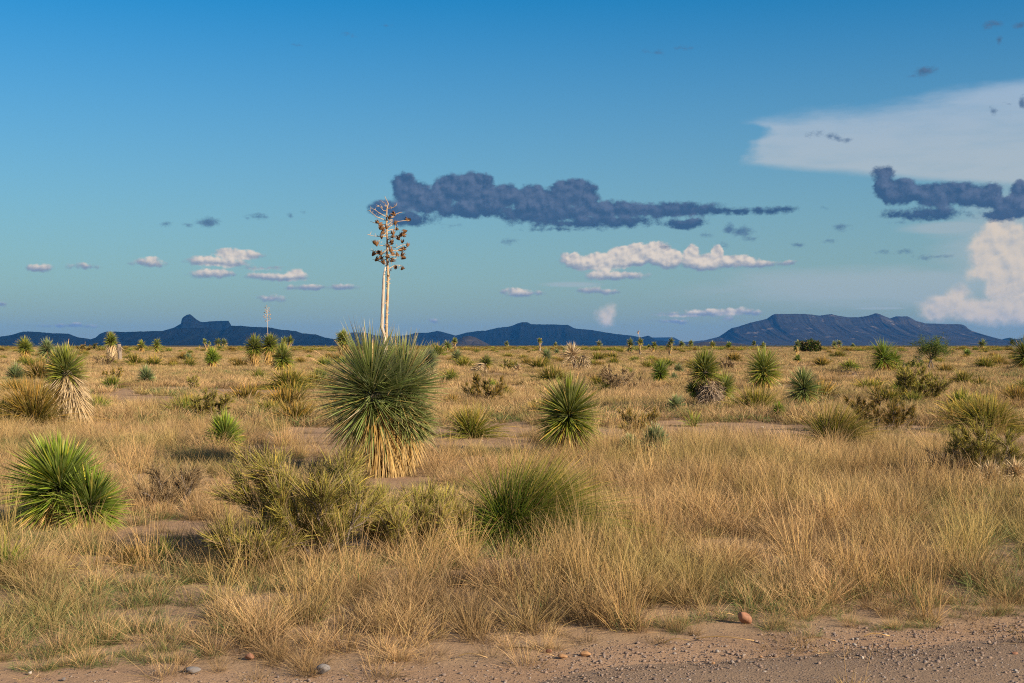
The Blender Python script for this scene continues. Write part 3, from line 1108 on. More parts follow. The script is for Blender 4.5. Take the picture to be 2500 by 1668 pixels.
def fn_near(x, y):
    c_ = cover(x, y)
    n = len(x)
    thin = .36 + .64 * np.clip((fbm(x, y, 1.1, 41, 3) - .34) / .18, 0, 1)
    keep = rng.random(n) < c_ * thin * keepout(x, y)
    tl = tallness(x, y)
    g = fbm(x, y, 2.2, 23, 3)
    u = rng.random(n)
    ix = np.where(u < .45, rng.integers(0, 4, n), np.where(u < .78, rng.integers(4, 7, n), rng.integers(7, 9, n)))
    near = np.clip((13 - y) / 5, 0, 1)
    ix = np.where(rng.random(n) < np.clip((g - .42) * 5, 0, .85) * (.55 + .45 * near), rng.integers(9, 11, n), ix)
    sc = (.62 + .55 * rng.random(n)) * (.75 + .5 * fbm(x, y, 1.7, 51, 2)) * (.85 + .5 * tl)
    edge = np.clip((y - road_edge(x) + .3) / .7, .55, 1)
    sc = sc * edge * (1 + np.clip((y - 15) / 30, 0, .5))
    return keep, s3(sc), ix


def fn_tall(x, y):
    c_ = cover(x, y)
    tl = tallness(x, y)
    n = len(x)
    pat = np.clip((fbm(x, y, 1.3, 61, 3) - .42) / .15, 0, 1)
    keep = rng.random(n) < c_ * np.clip(tl * 1.0 - .05, 0, 1) * (.1 + .9 * pat) * np.where(keepout(x, y) < 1, .1, 1)
    return keep, s3(.75 + .4 * rng.random(n), .85 + .4 * rng.random(n)), rng.integers(0, 5, n)


def fn_litter(x, y):
    # sparse tufts and litter on the bare soil
    c_ = cover(x, y)
    n = len(x)
    r = road_edge(x)
    keep = (rng.random(n) < .45 * np.clip((y - r + .95) / .6, 0, 1) * (fbm(x, y, .6, 91, 2) > .42)) & (c_ < .5) & (keepout(x, y) > .5)
    return keep, s3(.35 + .5 * rng.random(n)), rng.integers(5, 9, n)


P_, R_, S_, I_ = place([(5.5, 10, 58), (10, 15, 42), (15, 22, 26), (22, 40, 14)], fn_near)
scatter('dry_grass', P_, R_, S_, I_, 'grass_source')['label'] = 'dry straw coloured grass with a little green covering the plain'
nA = len(P_)
P_, R_, S_, I_ = place([(6, 12, 26), (12, 30, 14)], fn_tall)
scatter('tall_golden_grass', P_, R_, S_, I_, 'tall_source')['label'] = 'tall golden grass stems standing in thick stands'
nB = len(P_)
P_, R_, S_, I_ = place([(5.2, 12, 30), (12, 30, 10)], fn_litter)
scatter('grass_litter', P_, R_, S_, I_, 'grass_source')['label'] = 'sparse matted grass tufts on bare soil'


def fn_far(x, y):
    n = len(x)
    c_ = cover(x, y)
    f_ = np.clip((y - 60) / 100, 0, 1)
    keep = rng.random(n) < np.maximum(c_, f_ * .75)
    g = fbm(x, y, 14, 71, 3)
    ix = np.where(rng.random(n) < .7, rng.integers(0, 3, n), rng.integers(3, 5, n))
    ix = np.where(rng.random(n) < np.clip((g - .52) * 3, 0.02, .5), 5, ix)
    sc = (.8 + .4 * rng.random(n)) * (1 + np.clip((y - 60) / 200, 0, 1.5))
    return keep, s3(sc, 1.0 / (1 + np.clip((y - 60) / 350, 0, .8))), ix


P_, R_, S_, I_ = place([(26, 45, 2.6), (45, 90, 1.7), (90, 180, .65), (180, 420, .16), (420, 900, .03)], fn_far)
scatter('distant_grass', P_, R_, S_, I_, 'patch_source')['label'] = 'pale straw grassland running back to the mountains'
nC = len(P_)


def fn_grav(x, y):
    n = len(x)
    r = road_edge(x)
    onroad = np.clip((gravel_edge(x) + .15 - y) / .4, 0, 1)
    b_ = np.clip(1 - cover(x, y), 0, 1)
    keep = rng.random(n) < np.maximum(onroad * .85, b_ * .15) * (.2 + 1.0 * fbm(x, y, .5, 81, 3))
    s_ = .003 + .012 * rng.random(n) ** 7 + .0035 * rng.random(n)
    return keep, s3(s_ * (1 + np.clip((y - 9) / 12, 0, 1))), rng.integers(0, 6, n)


P_, R_, S_, I_ = place([(4.9, 8.6, 2600), (8.6, 13, 500), (13, 26, 120)], fn_grav)
P_[:, 2] += S_[:, 2] * .25 + np.where(P_[:, 1] < gravel_edge(P_[:, 0]) - .5, .006, 0)
scatter('gravel', P_, R_, S_, I_, 'gravel_source')['label'] = 'small mixed gravel and grit scattered over the bare ground'
print('INST', nA, nB, nC, len(P_))


# ---------------------------------------------------------------- yucca builder
def frame_of(axis):
    axis = np.asarray(axis, float)
    axis = axis / np.linalg.norm(axis)
    a = np.cross(axis, [0.3, 1, 0.1])
    a /= np.linalg.norm(a)
    return axis, a, np.cross(axis, a)


def head_leaves(c, axis, R, n, thmax, stem, droop=.12, jit=.17, wild=.0, thmin=3):
    """leaf origins, directions, lengths and bends of one rosette"""
    ax, a, b = frame_of(axis)
    q_ = (np.arange(n) + rng.random(n)) / n
    c0, c1 = math.cos(math.radians(thmin)), math.cos(math.radians(thmax))
    th = np.arccos(c0 - (c0 - c1) * q_) + rng.normal(0, jit, n)
    ph = rng.random(n) * 2 * PI
    d = ax[None] * np.cos(th)[:, None] + (a[None] * np.cos(ph)[:, None] + b[None] * np.sin(ph)[:, None]) * np.sin(th)[:, None]
    o_ = np.asarray(c)[None] + ax[None] * (stem * (.5 - q_))[:, None] + d * R * .06
    L = R * (.74 + .30 * rng.random(n)) * np.where(rng.random(n) < .15, .8, 1)
    k1, k2 = rng.normal(0, 1, (2, 3))
    L = L * (1 + .10 * np.sin(d @ k1 * 2.3 + 1) + .07 * np.sin(d @ k2 * 5))
    bend = np.zeros((n, 3))
    bend[:, 2] = -L * droop * q_ * rng.random(n) * 2
    brk = rng.random(n) < .07
    bend[brk] += (rng.normal(0, .13, (int(brk.sum()), 3)) - np.array([0, 0, .16])) * L[brk][:, None]
    bend += rng.normal(0, .025 + wild, (n, 3)) * L[:, None]
    return o_, norm(d), L, bend, q_


def skirt_leaves(c, zb, R, n, top_spread=38, bot_spread=14, r_tr=.07, length=.85, wild=.03):
    """dead leaves hanging round the trunk from the rosette down to height zb"""
    f_ = rng.random(n)
    z = c[2] + (zb - c[2]) * f_ * .86
    ph = rng.random(n) * 2 * PI
    sp_ = np.radians(top_spread + (bot_spread - top_spread) * f_) * (.5 + rng.random(n) * .8)
    d = np.stack([np.sin(sp_) * np.cos(ph), np.sin(sp_) * np.sin(ph), -np.cos(sp_)], 1)
    xs = c[0] * (1 - f_)
    ys = c[1] * (1 - f_)
    o_ = np.stack([xs + r_tr * np.cos(ph), ys + r_tr * np.sin(ph), z], 1)
    L = R * length * (.7 + .4 * rng.random(n))
    L = np.minimum(L, np.maximum((z + .0) / np.maximum(np.cos(sp_), .3), .06))
    bend = np.zeros((n, 3))
    bend[:, 2] = -L * .10
    bend += rng.normal(0, wild, (n, 3)) * L[:, None]
    return o_, d, L, bend, f_


UNIT_LEAF = {}


def unit_leaf(style, k):
    key = (style, k)
    if key not in UNIT_LEAF:
        mb = MB()
        n_ = 1
        bend = np.array([[.0, (.0, .03, -.03, .06)[k], -(.0, .02, .05, .10)[k]]])
        v, t, a = blades(np.zeros((1, 3)), np.array([[1.0, 0, 0]]), 1.0, 1.0, np.array([[0, 1.0, 0]]), bend,
                         (0, .12, .45, .8, 1), (.9, .8, 1, .62, 0), rnd=np.array([.37]))
        mb.add(v, t, a)
        UNIT_LEAF[key] = mb.mesh('leaf', [M_LEAF[style]])
    return UNIT_LEAF[key]


def leaf_objects(parent, o_, d, L, W_, side, style, n):
    """the leaves that show largest, each an object of its own"""
    for i in range(n):
        ob = bpy.data.objects.new('leaf', unit_leaf(style, int(rng.integers(0, 4))))
        z = np.cross(d[i], side[i])
        m_ = Matrix(((d[i][0] * L[i], side[i][0] * W_, z[0] * L[i], o_[i][0]),
                     (d[i][1] * L[i], side[i][1] * W_, z[1] * L[i], o_[i][1]),
                     (d[i][2] * L[i], side[i][2] * W_, z[2] * L[i], o_[i][2]), (0, 0, 0, 1)))
        ob.parent = parent
        ob.matrix_local = m_
        COL.objects.link(ob)


def rel(px, py, bx_, by_):
    """offset in metres of a photograph pixel from a plant whose base stands at pixel bx_, by_"""
    x, d = gp(bx_, by_)
    return np.array([(px - bx_) / FPX * d, 0.0, (by_ - py) / FPX * d])


def yucca(label, bx_, by_, heads, style='green', skirt=None, group='yuccas on the plain', leafw=.014, parts=0, dens=1.0,
          pale=False, trunk_r=.07, thmax=118, tilt_y=-.12, name='yucca', sk=(1, 38, 14)):
    """heads: (px, py, R px[, axis x, axis z, axis y]); skirt: pixel row where the dead leaves end"""
    small = max(h_[2] for h_ in heads) < 13
    if small and skirt is None:
        by_ = max(847.5, min(by_, max(h_[1] + h_[2] for h_ in heads) + 3))
    x, d_ = gp(bx_, by_)
    s = FPX / d_
    if small:
        trunk_r = trunk_r * .5
    root = empty(name, x, d_, label, 'yucca', group)
    wd = max(leafw, .62 * d_ / 1280)
    seg = ((0, .12, .45, .8, 1), (.9, .8, 1, .62, 0)) if s > 60 else ((0, .45, 1), (.9, 1, 0))
    mbs, mbd, mbt = MB(), MB(), MB()
    have_d = False
    for hi, hd in enumerate(heads):
        px, py, Rp = hd[:3]
        ax = hd[3] if len(hd) > 3 else (0, tilt_y, 1)
        c = rel(px, py, bx_, by_)
        c[2] = max(c[2], .05)
        c[1] = hd[4] if len(hd) > 4 else 0.0
        R = Rp * 1.15 / s
        n = int(np.clip(Rp * 13 * dens, 60, 1400))
        if Rp < 14: n = int(80 + Rp * 7)
        stem = R * .32
        if c[2] > R * .5:
            c[2] -= R * .06
        o_, dd, L, bend, q_ = head_leaves(c, ax, R, n, hd[5] if len(hd) > 5 else thmax, stem)
        # a leaf may not run into the ground
        low = (o_ + dd * L[:, None])[:, 2] < .02
        L = np.where(low & (dd[:, 2] < 0), np.minimum(L, np.maximum((o_[:, 2]) / np.maximum(-dd[:, 2], .05), .1)), L)
        side = perp_side(dd, .5)
        k = min(int(parts if hi == 0 else parts * .5), n // 2)
        if k:
            facing = -dd[:, 1] + .4 * rng.random(n)
            order = np.argsort(-facing)
            sel, rest = order[:k], order[k:]
            leaf_objects(root, o_[sel], dd[sel], L[sel], wd, side[sel], style, k)
        else:
            rest = np.arange(n)
        mbs.add(*blades(o_[rest], dd[rest], L[rest], wd * (.8 + .35 * rng.random(len(rest))), side[rest], bend[rest], *seg))
        # last year's leaves: straw, at the underside
        nd = int(n * .16)
        o2, d2, L2, b2, _ = head_leaves(c - np.array([0, 0, stem * .4]), ax, R * .92, nd, min(thmax + 38, 165), stem * .5, .2, .12, .04, thmin=thmax - 8)
        low = (o2 + d2 * L2[:, None])[:, 2] < 0
        L2 = np.where(low, np.minimum(L2, np.maximum(o2[:, 2] / np.maximum(-d2[:, 2], .1), .05)), L2)
        mbd.add(*blades(o2, d2, L2, wd * .8, perp_side(d2, .8), b2, *seg))
        if c[2] > .12:
            path = np.array([[0, 0, -.05], [c[0] * .35, c[1] * .35, c[2] * .5], c])
            mbt.add(*tube(path, [trunk_r * 1.15, trunk_r, trunk_r * .8], 8))
            have_d = True
            if skirt is not None:
                zb = rel(0, skirt, bx_, by_)[2]
                ns = int(np.clip((skirt - py) * 5.0 * dens, 30, 700) * sk[0]) if not small else 26
                o3, d3, L3, b3, f3 = skirt_leaves(c - np.array([0, 0, stem * .3]), zb, R, ns, sk[1], sk[2], r_tr=trunk_r)
                mbd.add(*blades(o3, d3, L3, wd * .9, perp_side(d3, .5), b3, *seg))
    ob = mbs.obj('foliage', [M_LEAF[style]], root)
    tag(ob, kind='stuff')
    ob = mbd.obj('dead_leaf_skirt', [M_PALE if pale else M_DEAD], root)
    tag(ob, kind='stuff')
    if have_d:
        mbt.obj('trunk', [M_BARK], root, True)
    return root


# main yucca, three rosettes on short stems, two old flower stalks
MX, MY = 952, 1161
main = yucca('largest yucca, bearing the tall double flower stalk with brown seed pods', MX, MY,
             [(910, 952, 130, (-.10, -.18, 1), -.06, 134), (972, 950, 114, (.34, .10, .9), .16, 120), (985, 1015, 72, (.55, -.25, -.25), .05, 70)],
             style='deep', skirt=1158, parts=200, dens=.92, trunk_r=.14, group=None, leafw=.0135, sk=(1.1, 33, 11))


def mpt(px, py, y=0.12):
    v = rel(px, py, MX, MY)
    v[1] = y
    return v


def crop(cx, cy):
    return 860 + cx * .2423, 460 + cy * .2424


sa = [(941, 905), (941, 840), (942, 763), (945, 702), (945, 666), (943, 630), (943, 581), (941, 545), (942, 508), (945.5, 494), (937, 476)]
mb = MB()
pa = np.array([mpt(*p_) for p_ in sa])
mb.add(*tube(pa, [.019, .018, .017, .0165, .016, .014, .012, .010, .008, .006, .003], 8))
for i in range(40):       # leaf scars up the stalk
    k = rng.integers(1, 6)
    f_ = rng.random()
    p_ = pa[k] * (1 - f_) + pa[k + 1] * f_
    an_ = rng.random() * 6.28
    dv = np.array([math.cos(an_), math.sin(an_), .6])
    mb.add(*tube([p_ + dv * .014, p_ + dv * .036], [.006, .001], 4))
stalk = mb.obj('flower_stalk', [M_STALK], main, True)
mb = MB()
pb_ = np.array([mpt(*p_, y=.06) for p_ in [(940, 905), (937, 817), (931, 799), (933, 751), (935, 702), (936, 673), (939.5, 651)]])
mb.add(*tube(pb_, [.023, .023, .021, .021, .019, .016, .008], 9))
ob = mb.obj('broken_flower_stalk', [M_STALKP], main, True)
ob['label'] = 'bleached broken flower stalk'
BR = [((345, 190), (300, 115)), ((335, 215), (255, 160)), ((325, 270), (190, 195)), ((325, 310), (165, 215)), ((330, 355), (160, 310)),
      ((333, 475), (150, 460)), ((335, 570), (240, 515)), ((335, 640), (160, 605)), ((340, 700), (215, 712)), ((335, 770), (290, 715)),
      ((350, 190), (445, 135)), ((345, 310), (490, 220)), ((345, 330), (390, 290)), ((350, 385), (570, 295)), ((350, 480), (550, 425)),
      ((350, 510), (500, 465)), ((355, 575), (560, 560)), ((355, 610), (520, 600)), ((355, 660), (500, 655)), ((350, 690), (440, 690)),
      ((355, 740), (420, 705)), ((360, 800), (480, 762)), ((365, 880), (395, 795)), ((335, 400), (245, 330)), ((335, 430), (290, 480)),
      ((350, 415), (430, 385)), ((345, 450), (405, 440)), ((340, 610), (280, 650)), ((350, 540), (400, 520)), ((340, 360), (425, 330))]
ends = []
mb = MB()
for (a_, b_) in BR:
    ydep = rng.uniform(-.16, .16)
    p0, p1 = mpt(*crop(*a_)), mpt(*crop(*b_), y=.12 + ydep)
    mid = (p0 + p1) / 2 + np.array([rng.normal(0, .015), 0, rng.uniform(-.035, .03)])
    q1 = p0 * .6 + mid * .4
    pth = [p0, q1, mid, (mid + p1) / 2 + rng.normal(0, .008, 3), p1]
    mb.add(*tube(pth, [.0062, .0052, .0042, .0034, .002], 5))
    for k in range(4):
        f_ = rng.random()
        p_ = p0 + (p1 - p0) * (.3 + .7 * f_)
        mb.add(*tube([p_, p_ + rng.normal(0, .018, 3)], [.0035, .0015], 4))
    ends.append((np.array(crop(*b_)), 0.12 + ydep))
mb.obj('stalk_branches', [M_STALK], main, True)['kind'] = 'stuff'


def pod_mesh(k, m_):
    g = np.random.default_rng(500 + k)
    mb = MB()
    n_ = 6
    for i in range(n_):
        an_ = i / n_ * 2 * PI + g.normal(0, .12)
        flare = g.uniform(.25, .75)
        v, t = [], []
        for j, u in enumerate((0, .3, .62, 1)):
            r_ = (.10 + .42 * math.sin(u * 1.9)) * (1 + flare * u * u)
            wid = (.16, .30, .26, .03)[j]
            c_ = np.array([math.cos(an_) * r_, math.sin(an_) * r_, -1.0 + 2.0 * u])
            tg = np.array([-math.sin(an_), math.cos(an_), 0]) * wid
            rd = np.array([math.cos(an_), math.sin(an_), 0]) * .09
            v += [c_ - tg, c_ + rd, c_ + tg]
        for j in range(3):
            for s_ in (0, 1):
                a0 = j * 3 + s_
                t += [(a0, a0 + 1, a0 + 4), (a0, a0 + 4, a0 + 3)]
        mb.add(v, t, (.5, g.random(), 0))
    return mb.mesh('seed_pod', [m_])


PODS = [pod_mesh(k, M_POD) for k in range(4)]
for (cx, cy) in [(410, 248), (530, 290), (556, 297), (425, 332), (365, 283), (243, 328), (275, 358), (278, 395), (305, 400), (300, 440), (345, 385),
                 (432, 388), (530, 428), (405, 442), (410, 483), (460, 495), (490, 460), (510, 462), (290, 480), (395, 530), (215, 537), (240, 553),
                 (500, 530), (545, 558), (505, 590), (475, 603), (360, 575), (385, 620), (195, 640), (280, 650), (400, 655), (450, 660), (495, 650),
                 (508, 685), (353, 680), (240, 705), (285, 695), (303, 735), (402, 718), (437, 798), (487, 790), (270, 640), (295, 395), (385, 545)]:
    e_ = np.array([e[0] for e in ends])
    k = int(np.argmin(np.hypot(*(e_ - np.array(crop(cx, cy))).T)))
    p_ = mpt(*crop(cx, cy), y=ends[k][1] if cx > 420 or cx < 260 else .12 + rng.uniform(-.09, -.03))
    ob = bpy.data.objects.new('seed_pod', PODS[int(rng.integers(0, 4))])
    ob.parent = stalk
    ob.location = p_
    ob.rotation_euler = (rng.normal(0, .9), rng.normal(0, .9), rng.random() * 6.28)
    z_ = rng.uniform(.82, 1.15)
    ob.scale = (.039 * z_, .039 * z_, .033 * z_)
    COL.objects.link(ob)

# ---- the other yuccas one can point at
yucca('wide bright green double yucca with an orange straw base, at the left foreground', 158, 1278,
      [(153, 1178, 120, (-.05, -.25, 1), -.05, 104), (236, 1218, 82, (.45, -.35, .85), -.22, 100)],
      style='bright', skirt=1270, parts=150, dens=.8, leafw=.0145, trunk_r=.10, sk=(1.5, 48, 25))
yucca('tall yucca with a long cream skirt of dead leaves, behind the bright double yucca', 192, 1036,
      [(160, 905, 56, (-.12, -.1, 1), 0, 98)], style='green', skirt=1034, parts=60, dens=1.3, pale=True, trunk_r=.15, leafw=.016, sk=(3.0, 58, 24))
yucca('round dense yucca, second largest, beside bare soil right of the biggest one', 1388, 1112,
      [(1388, 1010, 80, (0, -.25, 1), 0, 150)], style='green', skirt=1108, parts=150, dens=1.45, leafw=.014, trunk_r=.05)
yucca('two-headed yucca on a stout grey shaggy stump with a silvery crown', 1732, 1003,
      [(1722, 903, 48, (-.05, -.1, 1), .1, 108), (1768, 945, 34, (.45, .1, .6), .15, 110), (1700, 950, 24, (-.5, .1, .2), .15, 100)],
      style='green', skirt=None, parts=60, dens=1.3, trunk_r=.10, leafw=.016)
yucca('bright green globe yucca with a yellow skirt, between the grey-stumped yucca and the white-tipped one', 1866, 960,
      [(1864, 902, 46, (0, -.1, 1), 0, 125)], style='green', skirt=955, parts=50, dens=1.4, trunk_r=.10, leafw=.017)
yucca('round yucca with white-tipped dark leaves and a golden skirt, below the right mesa', 1962, 999,
      [(1962, 943, 47, (0, -.12, 1), 0, 122)], style='deep', skirt=997, parts=60, dens=1.4, trunk_r=.07, leafw=.016)
yucca('low fan-shaped yucca of bright leaves in the grass left of the big green shrub', 552, 1108,
      [(550, 1074, 54, (0, -.25, 1), 0, 92)], style='bright', skirt=None, parts=40, dens=1.0, leafw=.016, trunk_r=.05)
yucca('yucca at the left with drooping straw skirt, head just above the horizon', 64, 890,
      [(61, 848, 22, (0, -.1, 1), 0, 110)], style='green', skirt=887, dens=1.8, trunk_r=.12, leafw=.02)
yucca('hazy grey-green round yucca behind the cream-skirted one', 118, 905,
      [(115, 853, 25, (0, -.1, 1), 0, 120), (135, 872, 22, (.3, 0, .7), .2, 110)], style='blue', skirt=None, dens=1.8, trunk_r=.1)
yucca('low blue-green yucca rosette at the left edge', 40, 936,
      [(38, 922, 33, (0, -.1, 1), 0, 95)], style='blue', skirt=None, dens=1.2, trunk_r=.08)
yucca('yucca beside a bare grey stump below the leftmost hills, pale skirt to the ground', 273, 880,
      [(271, 831, 19, (0, -.1, 1), 0, 108)], style='green', skirt=874, dens=2, pale=True, trunk_r=.22)
yucca('small yucca with yellow straw skirt left of the butte, half sunk in the grass', 347, 862,
      [(346, 843, 13, (0, -.1, 1), 0, 105)], style='green', skirt=861, dens=2, trunk_r=.15)
yucca('oval yucca head on a thin stem, below the butte slope', 383, 866,
      [(383, 838, 12, (0, -.1, 1), 0, 130), (383, 847, 11, (0, -.1, 1), 0, 130)], style='green', skirt=865, dens=2, trunk_r=.12)
yucca('bright fan-headed yucca with a little yellow skirt, right under the mesa-topped butte', 519, 903,
      [(518, 874, 23, (0, -.2, 1), 0, 95)], style='bright', skirt=902, dens=1.8, trunk_r=.1)
yucca('low wide green rosette in open straw grass below the butte', 358, 941,
      [(358, 925, 28, (0, -.2, 1), 0, 88)], style='blue', skirt=None, dens=1.2)
yucca('left yucca of the group of three, with golden hanging skirt', 624, 900,
      [(620, 846, 27, (-.05, -.1, 1), 0, 125)], style='green', skirt=896, dens=2, trunk_r=.11)
yk = yucca('straw-mixed yucca of the group of three, carrying a thin stalk of tan seed pods', 658, 900,
           [(657, 840, 26, (.05, -.1, 1), .2, 120)], style='green', skirt=898, dens=1.7, trunk_r=.12)
yucca('bushy yucca of the group of three, nearest the grass clump', 692, 912,
      [(692, 873, 33, (.1, -.1, 1), -.3, 130)], style='green', skirt=910, dens=1.7, trunk_r=.1)
yucca('double-headed round yucca on the horizon right of the group of three', 702, 860,
      [(695, 833, 11, (0, -.1, 1), 0, 130), (708, 831, 11, (.1, 0, 1), .3, 130)], style='green', skirt=856, dens=2, trunk_r=.2)
yucca('shaggy-skirted yucca breaking the horizon left of the largest one', 838, 872,
      [(837, 827, 22, (0, -.1, 1), 0, 112)], style='green', skirt=868, dens=2, trunk_r=.2)
yucca('pale-leaved yucca half hidden behind the right side of the largest one', 1046, 925,
      [(1044, 878, 30, (.2, 0, 1), .1, 120)], style='blue', skirt=920, dens=1.6, pale=True, trunk_r=.12)
yucca('dark dome-shaped yucca on the horizon, left of a smaller skirted one', 1092, 862,
      [(1092, 843, 13, (0, -.1, 1), 0, 120)], style='deep', skirt=None, dens=2, trunk_r=.15)
yucca('little yucca with a spreading straw skirt beside the dark dome-shaped one', 1112, 864,
      [(1110, 833, 8.5, (0, -.1, 1), 0, 115)], style='deep', skirt=861, dens=2.4, trunk_r=.3)
yucca('spiky sparse grey-green yucca in mid grass under the middle hills', 1116, 888,
      [(1116, 872, 18, (0, -.1, 1), 0, 85)], style='blue', skirt=None, dens=.9)
yucca('yucca with a bent yellow fallen skirt in the middle distance', 1183, 908,
      [(1186, 884, 21, (.2, -.1, .9), 0, 95)], style='green', skirt=905, dens=1, trunk_r=.1)
yucca('tiny yucca poking above the horizon below the middle peak', 1237, 856,
      [(1237, 839, 7, (0, 0, 1), 0, 130)], style='deep', skirt=None, dens=2, trunk_r=.2)
yucca('small skirted yucca standing tall on the horizon right of the middle peak', 1318, 860,
      [(1318, 832, 7, (0, 0, 1), 0, 110)], style='green', skirt=859, dens=2.5, trunk_r=.5)
yucca('small leaning yucca on the horizon between the straw heap and the skirted one', 1357, 860,
      [(1356, 841, 6, (.3, 0, 1), 0, 120)], style='deep', skirt=None, dens=2, trunk_r=.2)
yucca('pale green ball yucca low in the grass beyond the dead heap', 1359, 867,
      [(1359, 859, 8, (0, 0, 1), 0, 110)], style='blue', skirt=None, dens=2)
yucca('mid-size yucca head silhouetted above the horizon right of the dead heap', 1463, 860,
      [(1463, 839, 9, (0, 0, 1), 0, 125)], style='blue', skirt=None, dens=2, trunk_r=.2)
yucca('blue-green low rosette behind the dead heap', 1334, 884,
      [(1334, 873, 20, (0, -.1, 1), 0, 90)], style='blue', skirt=None, dens=1)
yucca('oval thick yucca on the horizon, left of the one with the bare stalk', 1539, 872,
      [(1539, 838, 12, (0, 0, 1), 0, 130), (1539, 850, 11, (0, 0, 1), 0, 130)], style='deep', skirt=None, dens=2, trunk_r=.2)
ys = yucca('yucca with a thin bare stalk above the gap between the hills and the right mesa', 1563, 866,
           [(1563, 835, 10, (0, 0, 1), 0, 125)], style='green', skirt=860, dens=2, trunk_r=.3)
yucca('yucca with a grey heap of dead leaves at its left, near the far pale mesa', 1594, 862,
      [(1597, 842, 9, (.2, 0, 1), 0, 120), (1584, 846, 5, (0, 0, 1), 0, 110)], style='green', skirt=860, dens=2, trunk_r=.3)
yucca('tall two-tier yucca with a yellow skirt at the foot of the right mesa slope', 1636, 872,
      [(1638, 833, 9, (.1, 0, 1), 0, 120), (1634, 844, 10, (0, 0, 1), 0, 120)], style='blue', skirt=868, dens=2, trunk_r=.25)
yucca('bright upright fan yucca left of the grey-stumped one', 1612, 935,
      [(1612, 908, 30, (0, -.1, 1), 0, 115)], style='bright', skirt=None, dens=1.2, leafw=.018)
yucca('small pale rosette tucked close behind the grey-stumped yucca, left side', 1657, 915,
      [(1657, 903, 14, (0, 0, 1), 0, 120)], style='blue', skirt=None, dens=1.8)
yucca('low grey-green rosette next to the bright upright fan yucca', 1645, 930,
      [(1645, 921, 14, (0, 0, 1), 0, 100)], style='blue', skirt=None, dens=1.3)
yucca('upright grey-green yucca clump in tall grass right of the round one on bare soil', 1602, 1108,
      [(1600, 1078, 42, (.1, -.2, 1), 0, 80)], style='blue', skirt=None, parts=30, dens=.9, leafw=.014)
yucca('smaller grey-green yucca half buried in grass, touching the upright clump', 1540, 1112,
      [(1540, 1092, 32, (-.1, -.2, 1), 0, 85)], style='blue', skirt=None, dens=.9, leafw=.014)
yucca('low pointed rosette on the near side of the grey stump', 1650, 1006,
      [(1650, 990, 27, (0, -.1, 1), 0, 88)], style='blue', skirt=None, dens=1.1)
yucca('small stiff rosette on a ring of orange straw beside the sandy clearing', 1901, 1023,
      [(1901, 1003, 20, (0, -.2, 1), 0, 100)], style='bright', skirt=None, dens=1.3)
yucca('slim yucca with a yellow skirt left of the dark mesquite, under the mesa', 1946, 872,
      [(1946, 841, 10, (0, 0, 1), 0, 120), (1944, 851, 8, (0, 0, 1), 0, 120)], style='blue', skirt=868, dens=2, trunk_r=.2)
yucca('little bright yucca in the grass just below the dark mesquite', 1947, 888,
      [(1947, 876, 11, (0, 0, 1), 0, 100)], style='bright', skirt=None, dens=1.8)
yucca('wide green-yellow yucca with two short yellow-skirted trunks, right of the mesa centre', 2165, 913,
      [(2158, 870, 39, (-.1, -.1, 1), 0, 122), (2182, 880, 28, (.3, 0, .9), .2, 115)], style='bright', skirt=911, parts=40, dens=1.1, trunk_r=.09, leafw=.018)
yucca('compact dark yucca head on the horizon near the right end of the mesa', 2398, 858,
      [(2398, 840, 12, (0, 0, 1), 0, 112)], style='deep', skirt=853, dens=2.2, trunk_r=.2)
yucca('yucca cut by the right edge of the picture', 2503, 905,
      [(2503, 868, 42, (0, -.1, 1), 0, 120)], style='green', skirt=900, dens=1.3, trunk_r=.1)
yucca('leafy green tuft yucca in pale grass below the right end of the mesa', 2362, 875,
      [(2362, 863, 12, (0, 0, 1), 0, 100)], style='bright', skirt=None, dens=2)
yucca('double round yucca left of the group, on the horizon under the butte', 540, 862,
      [(532, 836, 10, (0, 0, 1), 0, 130), (547, 837, 10, (0, 0, 1), .4, 130)], style='deep', skirt=None, dens=2, trunk_r=.2)
yucca('pair of small ball yuccas on the horizon under the butte peak', 503, 860,
      [(500, 834, 7, (0, 0, 1), 0, 130), (510, 838, 5, (0, 0, 1), .4, 130)], style='deep', skirt=858, dens=2, trunk_r=.25)
yucca('pale spiky yucca low in the grass, left of the small bright fan', 460, 886,
      [(460, 875, 13, (0, 0, 1), 0, 95)], style='blue', skirt=None, dens=1.5)
yucca('tiny skirted yucca on the horizon below the right mesa foot', 1780, 862,
      [(1780, 844, 10, (0, 0, 1), 0, 100)], style='bright', skirt=None, dens=2)
for (px, py, R_, by_, tx) in [(1841, 838, 6, 856, 'first of the far round yuccas under the mesa, left'), (1863, 844, 8, 856, 'broad low pale yucca under the mesa foot'),
                              (2048, 838, 8, 858, 'dark round yucca under the mesa centre'), (2037, 841, 9, 862, 'pale yucca touching the dark round one under the mesa'),
                              (2083, 844, 6, 856, 'small dark yucca alone right of the mesa centre pair'), (1687, 838, 8, 858, 'round yucca head at the mesa left foot'),
                              (1664, 840, 9, 860, 'dark spreading yucca at the mesa left foot'), (1740, 842, 9, 856, 'flat topped green plant near the tan foothill')]:
    yucca(tx, px, by_, [(px, py, R_, (0, 0, 1), 0, 125)], style='deep' if 'dark' in tx else 'green', skirt=None, dens=2, trunk_r=.2)


